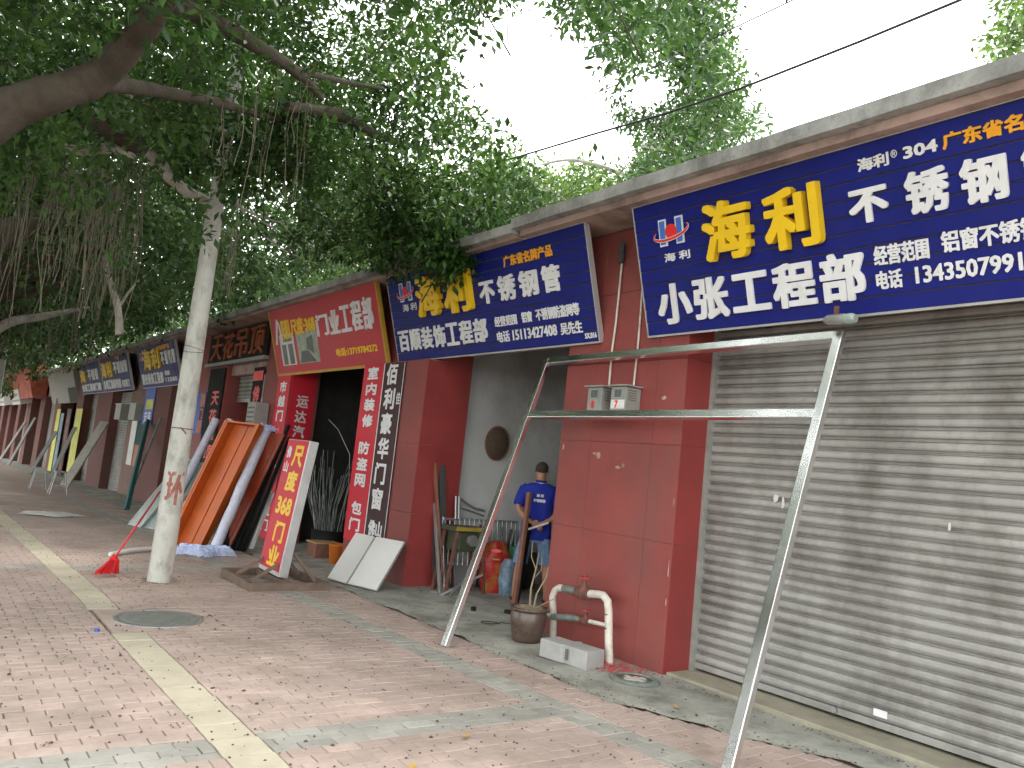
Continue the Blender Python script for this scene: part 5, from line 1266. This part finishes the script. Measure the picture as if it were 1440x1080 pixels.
pale = limb('pruned_limb', [(190, 205, 8.8), (222, 228, 9.0), (240, 250, 9.1), (262, 268, 9.2), (292, 283, 9.35)], M_barkp, t1, [.09, .075, .065, .06, .05])
limb('pruned_limb', [(88, 208, 9.0), (120, 211, 8.9), (160, 209, 8.8), (190, 220, 8.8)], M_barkp, t1, [.06, .055, .055, .03])
# roots of the near banyan
def roots(name, n, ur, vr0, vr1, Yr, parent, m, r0=.006, seed=3, curve=.05):
    rr = random.Random(seed); b = MB()
    for _ in range(n):
        u = rr.uniform(*ur); Y = rr.uniform(*Yr); top = at(u, rr.uniform(*vr0), Y); bot = at(u, rr.uniform(*vr1), Y)
        k = 7; pts = []; ph = rr.uniform(0, 6); am = rr.uniform(.01, curve)
        for i in range(k + 1): pts.append(Vector((top.x + am*math.sin(ph + i*.8), top.y + am*math.cos(ph + i*.6), top.z + (bot.z - top.z)*i/k)))
        b.tube(pts, rr.uniform(.35, 1.1) * r0, 4, cap=False)
    return b.build(name, m, parent, True)
roots('aerial_root', 34, (300, 460), (80, 150), (200, 300), (7.0, 9.0), t1, M_root, .004, 11).__setitem__('kind', 'stuff')
# --- dead twigs of the cut limb by the pole
for pix, rad in (([(330, 290, 10.2), (345, 275, 10.2), (362, 268, 10.2), (375, 274, 10.2)], [.055, .05, .03, .01]), ([(338, 292, 10.2), (360, 302, 10.1), (400, 314, 10), (440, 312, 9.9)], [.022, .018, .010, .004]),
                 ([(340, 294, 10.2), (365, 325, 10.1), (400, 352, 10), (455, 375, 9.9)], [.018, .014, .009, .004]), ([(345, 300, 10.2), (380, 318, 10.1), (420, 345, 10), (470, 362, 9.9)], [.014, .01, .007, .003]), ([(400, 320, 10), (440, 350, 9.9), (480, 352, 9.9)], [.008, .006, .003])):
    limb('dead_twig', pix, M_barkp, t1, rad)
def d1(p):
    q = proj(p)
    if q is None: return .8
    u, v = q
    if v < -400 or u < -500: return .5
    if u < 440 and v > 205: return .0
    if 0 < u < 580 and 0 < v < 240 and p.y < 7.9: return .10
    if 80 < u < 300 and 195 < v < 300 and p.y < 9.6: return 0
    if 315 < u < 480 and 265 < v < 385 and p.y < 10.4: return 0
    if u < 520: return 1
    if u < 860: return .75 if v < 330 else .25
    return .3
c1 = crown(4300, (-6, 5.6), (4.2, 13.5), (4.35, 8.4), d1, 21)
c1b = crown(1300, (-9, 5), (-5, 4.2), (5.2, 8.5), lambda p: 1, 22, lambda p: proj(p) is None or not (-40 < proj(p)[0] < 1500 and -40 < proj(p)[1] < 1100))
# clumps that hang lower than the rest, in front of pole top and the second sign
for (u, v, Y, k, s) in ((318, 262, 8.9, 8, .12), (330, 225, 8.8, 14, .2), (360, 205, 8.6, 14, .25), (410, 235, 8.8, 16, .22), (420, 190, 8.4, 20, .3), (640, 335, 8.4, 24, .34), (605, 325, 8.5, 20, .34), (672, 362, 8.3, 16, .16), (692, 335, 8.4, 14, .16), (650, 375, 8.2, 14, .12), (720, 300, 8.8, 14, .25), (660, 300, 8.6, 24, .38), (560, 300, 8.9, 24, .4), (540, 352, 9.6, 16, .2), (585, 348, 9.2, 18, .18), (690, 372, 8.0, 10, .10), (625, 362, 8.3, 16, .14),
                        (625, 385, 8.5, 6, .12), (560, 350, 9.5, 12, .3), (500, 330, 9.8, 14, .35), (450, 345, 10, 12, .3), (520, 260, 9, 20, .4), (590, 270, 9, 16, .35), (80, 180, 8.4, 22, .5), (30, 230, 8.6, 20, .45), (190, 160, 8, 20, .5), (240, 190, 8.6, 16, .35)):
    c0 = at(u, v, Y)
    for _ in range(k): c1.append(c0 + Vector((random.gauss(0, s), random.gauss(0, s), random.gauss(0, s*.6))))
leaves(c1, 36, .28, .104, M_leaf, 'crown', t1, seed=5)
t1b = thing('banyan_tree', (-1.2, -3.0, 0), 'unseen banyan added behind the camera by the kerb to shade the near pavement', 'tree')  # out of view, added to shade the pavement and show in reflections
b = MB(); b.tube([(-1.2, -3, -.1), (-1.2, -3, 1.5), (-1.1, -2.9, 3.5), (-.6, -2.5, 5.6)], [.5, .4, .33, .2], 16); b.build('trunk', M_bark, t1b, True)
leaves(c1b, 26, .5, .15, M_leaf, 'crown', t1b, seed=6)
# thin outer twigs through crown
b = MB(); rr = random.Random(5)
for p in rr.sample(c1, 420):
    d_ = Vector((rr.gauss(0, 1), rr.gauss(0, 1), rr.gauss(-.2, .5))).normalized(); L_ = rr.uniform(.5, 1.1); mid = p - d_*L_*.5 + Vector((0, 0, .05)); b.tube([p - d_*L_, mid, p], [.010, .007, .003], 5, cap=False)
b.build('twigs', M_bark, t1, True)['kind'] = 'stuff'

# --- tree standing over the near roofs (right part of the canopy)
t2 = thing('banyan_tree', (12.5, 9.5, -.05), 'airy tree behind the roof whose crown rises left of the bare sky', 'tree')
b = MB(); b.tube([(12.5, 9.5, -.1), (12.4, 9.6, 2), (12.0, 9.8, 4.2), (11.2, 10.2, 5.6)], [.35, .28, .24, .18], 14); b.build('trunk', M_bark, t2, True)
for pix, rad in (([(1130, 262, 9.3), (1070, 250, 9.2), (1010, 232, 9.0), (960, 215, 8.8), (900, 205, 8.5)][1:], [.05, .04, .03, .02]), ([(820, 300, 12), (760, 262, 11.8), (700, 240, 11.6)], [.045, .04, .03]), ([(662, 310, 12.3), (672, 282, 12.2), (655, 262, 12.2)], [.06, .05, .03]),
                 ([(672, 282, 12.2), (700, 278, 12), (730, 262, 11.8), (780, 272, 11.5)], [.045, .04, .03, .01]), ([(760, 232, 11), (800, 225, 10.6), (850, 235, 10.2), (910, 258, 9.8)], [.02, .03, .03, .015])):
    limb('limb', pix, M_barkp, t2, rad)
def in_photo(poly):
    def f(p):
        q = proj(p)
        if q is None: return False
        u, v = q; ins = False; n = len(poly); j = n - 1
        for i in range(n):
            if (poly[i][1] > v) != (poly[j][1] > v) and u < (poly[j][0] - poly[i][0]) * (v - poly[i][1]) / (poly[j][1] - poly[i][1]) + poly[i][0]: ins = not ins
            j = i
        return ins and not gap(u, v)
    return f
polyA = [(830, -500), (1030, -500), (1022, 0), (1030, 60), (1042, 100), (1040, 140), (1072, 165), (1060, 190), (1000, 225), (960, 250), (880, 262), (900, 210), (860, 150), (850, 60)]
c2 = crown(800, (6.2, 12), (5.5, 12.5), (4.9, 10.5), lambda p: .8, 31, in_photo(polyA))
leaves(c2, 34, .26, .10, M_leaf, 'crown', t2, seed=8)
polyB = [(430, 240), (560, 200), (700, 170), (860, 205), (960, 230), (1010, 250), (900, 300), (700, 345), (560, 380), (300, 440)]
t3 = thing('roadside_tree', (11.5, 17, -.2), 'light green tree behind the roof between the two blue signs', 'tree')
b = MB(); b.tube([(11.5, 17, -.3), (11.5, 17, 3), (11.4, 16.9, 6)], [.3, .22, .12], 12); b.build('trunk', M_bark, t3, True)
c3 = crown(1500, (8.5, 13.5), (11, 21), (4.4, 8.5), lambda p: .7, 33, in_photo(polyB))
leaves(c3, 34, .40, .12, M_leafy, 'crown', t3, seed=9)
# right corner tree
t4 = thing('roadside_tree', (14, 5.2, 0), 'pale green tree top showing over the roof at the top right corner', 'tree')
b = MB(); b.tube([(14, 5.2, -.1), (14, 5.2, 4), (13.6, 5.0, 7.5)], [.3, .22, .12], 12); b.build('trunk', M_bark, t4, True)
c4 = crown(420, (11, 17), (1.0, 7.5), (6.4, 11), lambda p: .8, 35, in_photo([(1352, 96), (1400, 80), (1385, 55), (1418, 30), (1425, -60), (1700, -60), (1700, 120), (1440, 75)]))
leaves(c4, 26, .34, .13, M_leafy, 'crown', t4, seed=10)

# --- street banyans farther along, each with trunk, limbs, crown and roots
def street_banyan(x, y, label, n, seed, yspan, lean_=.6, m=M_leafd, size=.15, zlo=3.9):
    t = thing('banyan_tree', (x, y, gz(y)), label, 'tree'); rr = random.Random(seed)
    b = MB(); b.tube([(x, y, gz(y) - .1), (x + .05, y, 1.0), (x + .15, y + .1, 2.2), (x + .3, y, 3.4)], [.55, .40, .34, .3], 14); b.build('trunk', M_bark, t, True)
    for k in range(6):
        a = rr.uniform(-1.2, 1.4); L_ = rr.uniform(2.5, 4.5); p0 = Vector((x + .3, y, 3.3)); p1_ = p0 + Vector((L_*.5*math.cos(a), L_*.5*math.sin(a), .9)); p2 = p0 + Vector((L_*math.cos(a), L_*math.sin(a), 1.2 + rr.uniform(0, 1)))
        b = MB(); b.tube([p0, p0.lerp(p1_, .5), p1_, p1_.lerp(p2, .5), p2], [.2, .17, .14, .10, .05], 10); b.build('limb', M_bark, t, True)
    cs = crown(int(n * 1.15), (x - 5.5, x + 7.5), yspan, (zlo, 9.5), lambda p: 1, seed)
    leaves(cs, 34, .55, size, m, 'crown', t, seed=seed)
    b = MB()
    for _ in range(70):
        px = x + rr.uniform(-1.5, 4.5); py = rr.uniform(*yspan); zt_ = rr.uniform(4.2, 6); zb2 = rr.uniform(2.9, 4.2) if px < 4.6 else 4.5
        ph = rr.uniform(0, 6)
        b.tube([(px + .05*math.sin(ph + i*.9), py + .05*math.cos(ph + i), zt_ + (zb2 - zt_)*i/5) for i in range(6)], rr.uniform(.006, .016), 4, cap=False)
    b.build('aerial_root', M_root, t, True)['kind'] = 'stuff'
    return t
street_banyan(-.9, 17.5, 'second banyan along the kerb with a curtain of hanging roots', 2300, 41, (14.5, 22), zlo=4.3, size=.17)
street_banyan(-.9, 28, 'third banyan along the kerb whose leaves hang over the blue signs', 2100, 42, (22, 33), zlo=4.2, size=.2)
street_banyan(-.8, 39, 'fourth banyan along the kerb behind the second pole', 1200, 43, (33, 45), size=.26)
street_banyan(-.8, 52, 'fifth banyan along the kerb near the red canopy', 1000, 44, (45, 60), size=.26)
street_banyan(-.8, 72, 'farthest banyan closing the view down the street', 1000, 45, (60, 95), size=.34, zlo=3.2)
# root curtain and leaning limbs in the middle distance at the left
ct = [o for o in bpy.data.objects if o.get('label', '').startswith('second banyan')][0]
roots('aerial_root', 120, (20, 215), (205, 240), (330, 470), (9.5, 14), ct, M_root, .005, 12, .08)['kind'] = 'stuff'
roots('aerial_root', 25, (140, 180), (225, 260), (400, 460), (14, 15), ct, M_root, .009, 13, .12)['kind'] = 'stuff'
roots('aerial_root', 30, (305, 340), (300, 330), (390, 440), (14, 17), ct, M_root, .007, 14, .06)['kind'] = 'stuff'
limb('limb', [(-60, 350, 15), (0, 330, 15), (50, 312, 15.2), (95, 280, 15.5), (150, 230, 16)], M_bark, ct, [.26, .22, .2, .17, .12])
limb('limb', [(168, 470, 15.5), (165, 430, 15.5), (150, 380, 15.5), (145, 330, 15.5)], M_barkp, ct, [.07, .06, .05, .03])
limb('limb', [(168, 430, 15.5), (190, 400, 15.5), (225, 370, 15.4)], M_barkp, ct, [.03, .02, .01])
limb('limb', [(-40, 490, 20), (10, 455, 20), (60, 445, 20.2), (125, 432, 20.6)], M_barkp, ct, [.12, .10, .08, .03])
for i, (x, y, lab) in enumerate(((-17, 12, 'unseen banyan added across the road for shade, opposite the open shops'), (-17, 26, 'unseen banyan added across the road for shade, opposite the blue signs'), (-17, 42, 'unseen banyan added across the road for shade, farther down the street'))):  # unseen trees, added to cut light from the road side and for reflections
    t = thing('banyan_tree', (x, y, -.2), lab, 'tree'); b = MB(); b.tube([(x, y, -.3), (x, y, 2), (x + .3, y, 4.5)], [.5, .4, .3], 12); b.build('trunk', M_bark, t, True)
    cs = crown(500, (x - 5, x + 7), (y - 7, y + 7), (2.8, 10), lambda p: 1, 80 + i); leaves(cs, 20, .8, .32, M_leafd, 'crown', t, seed=90 + i)
# a row of bushes/trees behind the shops and at the end of the street
for i, (x, y, n, lab) in enumerate(((13, 27, 1300, 'leafy tree behind the shops left of the near roof'), (13, 38, 800, 'leafy tree behind the far half of the row'), (12, 54, 700, 'leafy tree behind the last shops'))):
    t = thing('roadside_tree', (x, y, gz(y)), lab, 'tree')
    b = MB(); b.tube([(x, y, gz(y) - .1), (x, y, 3), (x + .2, y, 6)], [.3, .24, .14], 10); b.build('trunk', M_bark, t, True)
    cs = crown(n, (9.5, 17), (y - 6, y + 7), (4.4, 11), lambda p: 1, 60 + i)
    leaves(cs, 34, .6, .24, M_leafd if i else M_leafy, 'crown', t, seed=70 + i)
t = tag(link('distant_woodland', None), kind='structure')
cs = [Vector((random.uniform(-40, 40), random.uniform(110, 150), random.uniform(-2, 16))) for _ in range(1500)]
leaves(cs, 16, 1.8, 1.0, M_leafd, 'foliage', t, seed=99)['kind'] = 'stuff'
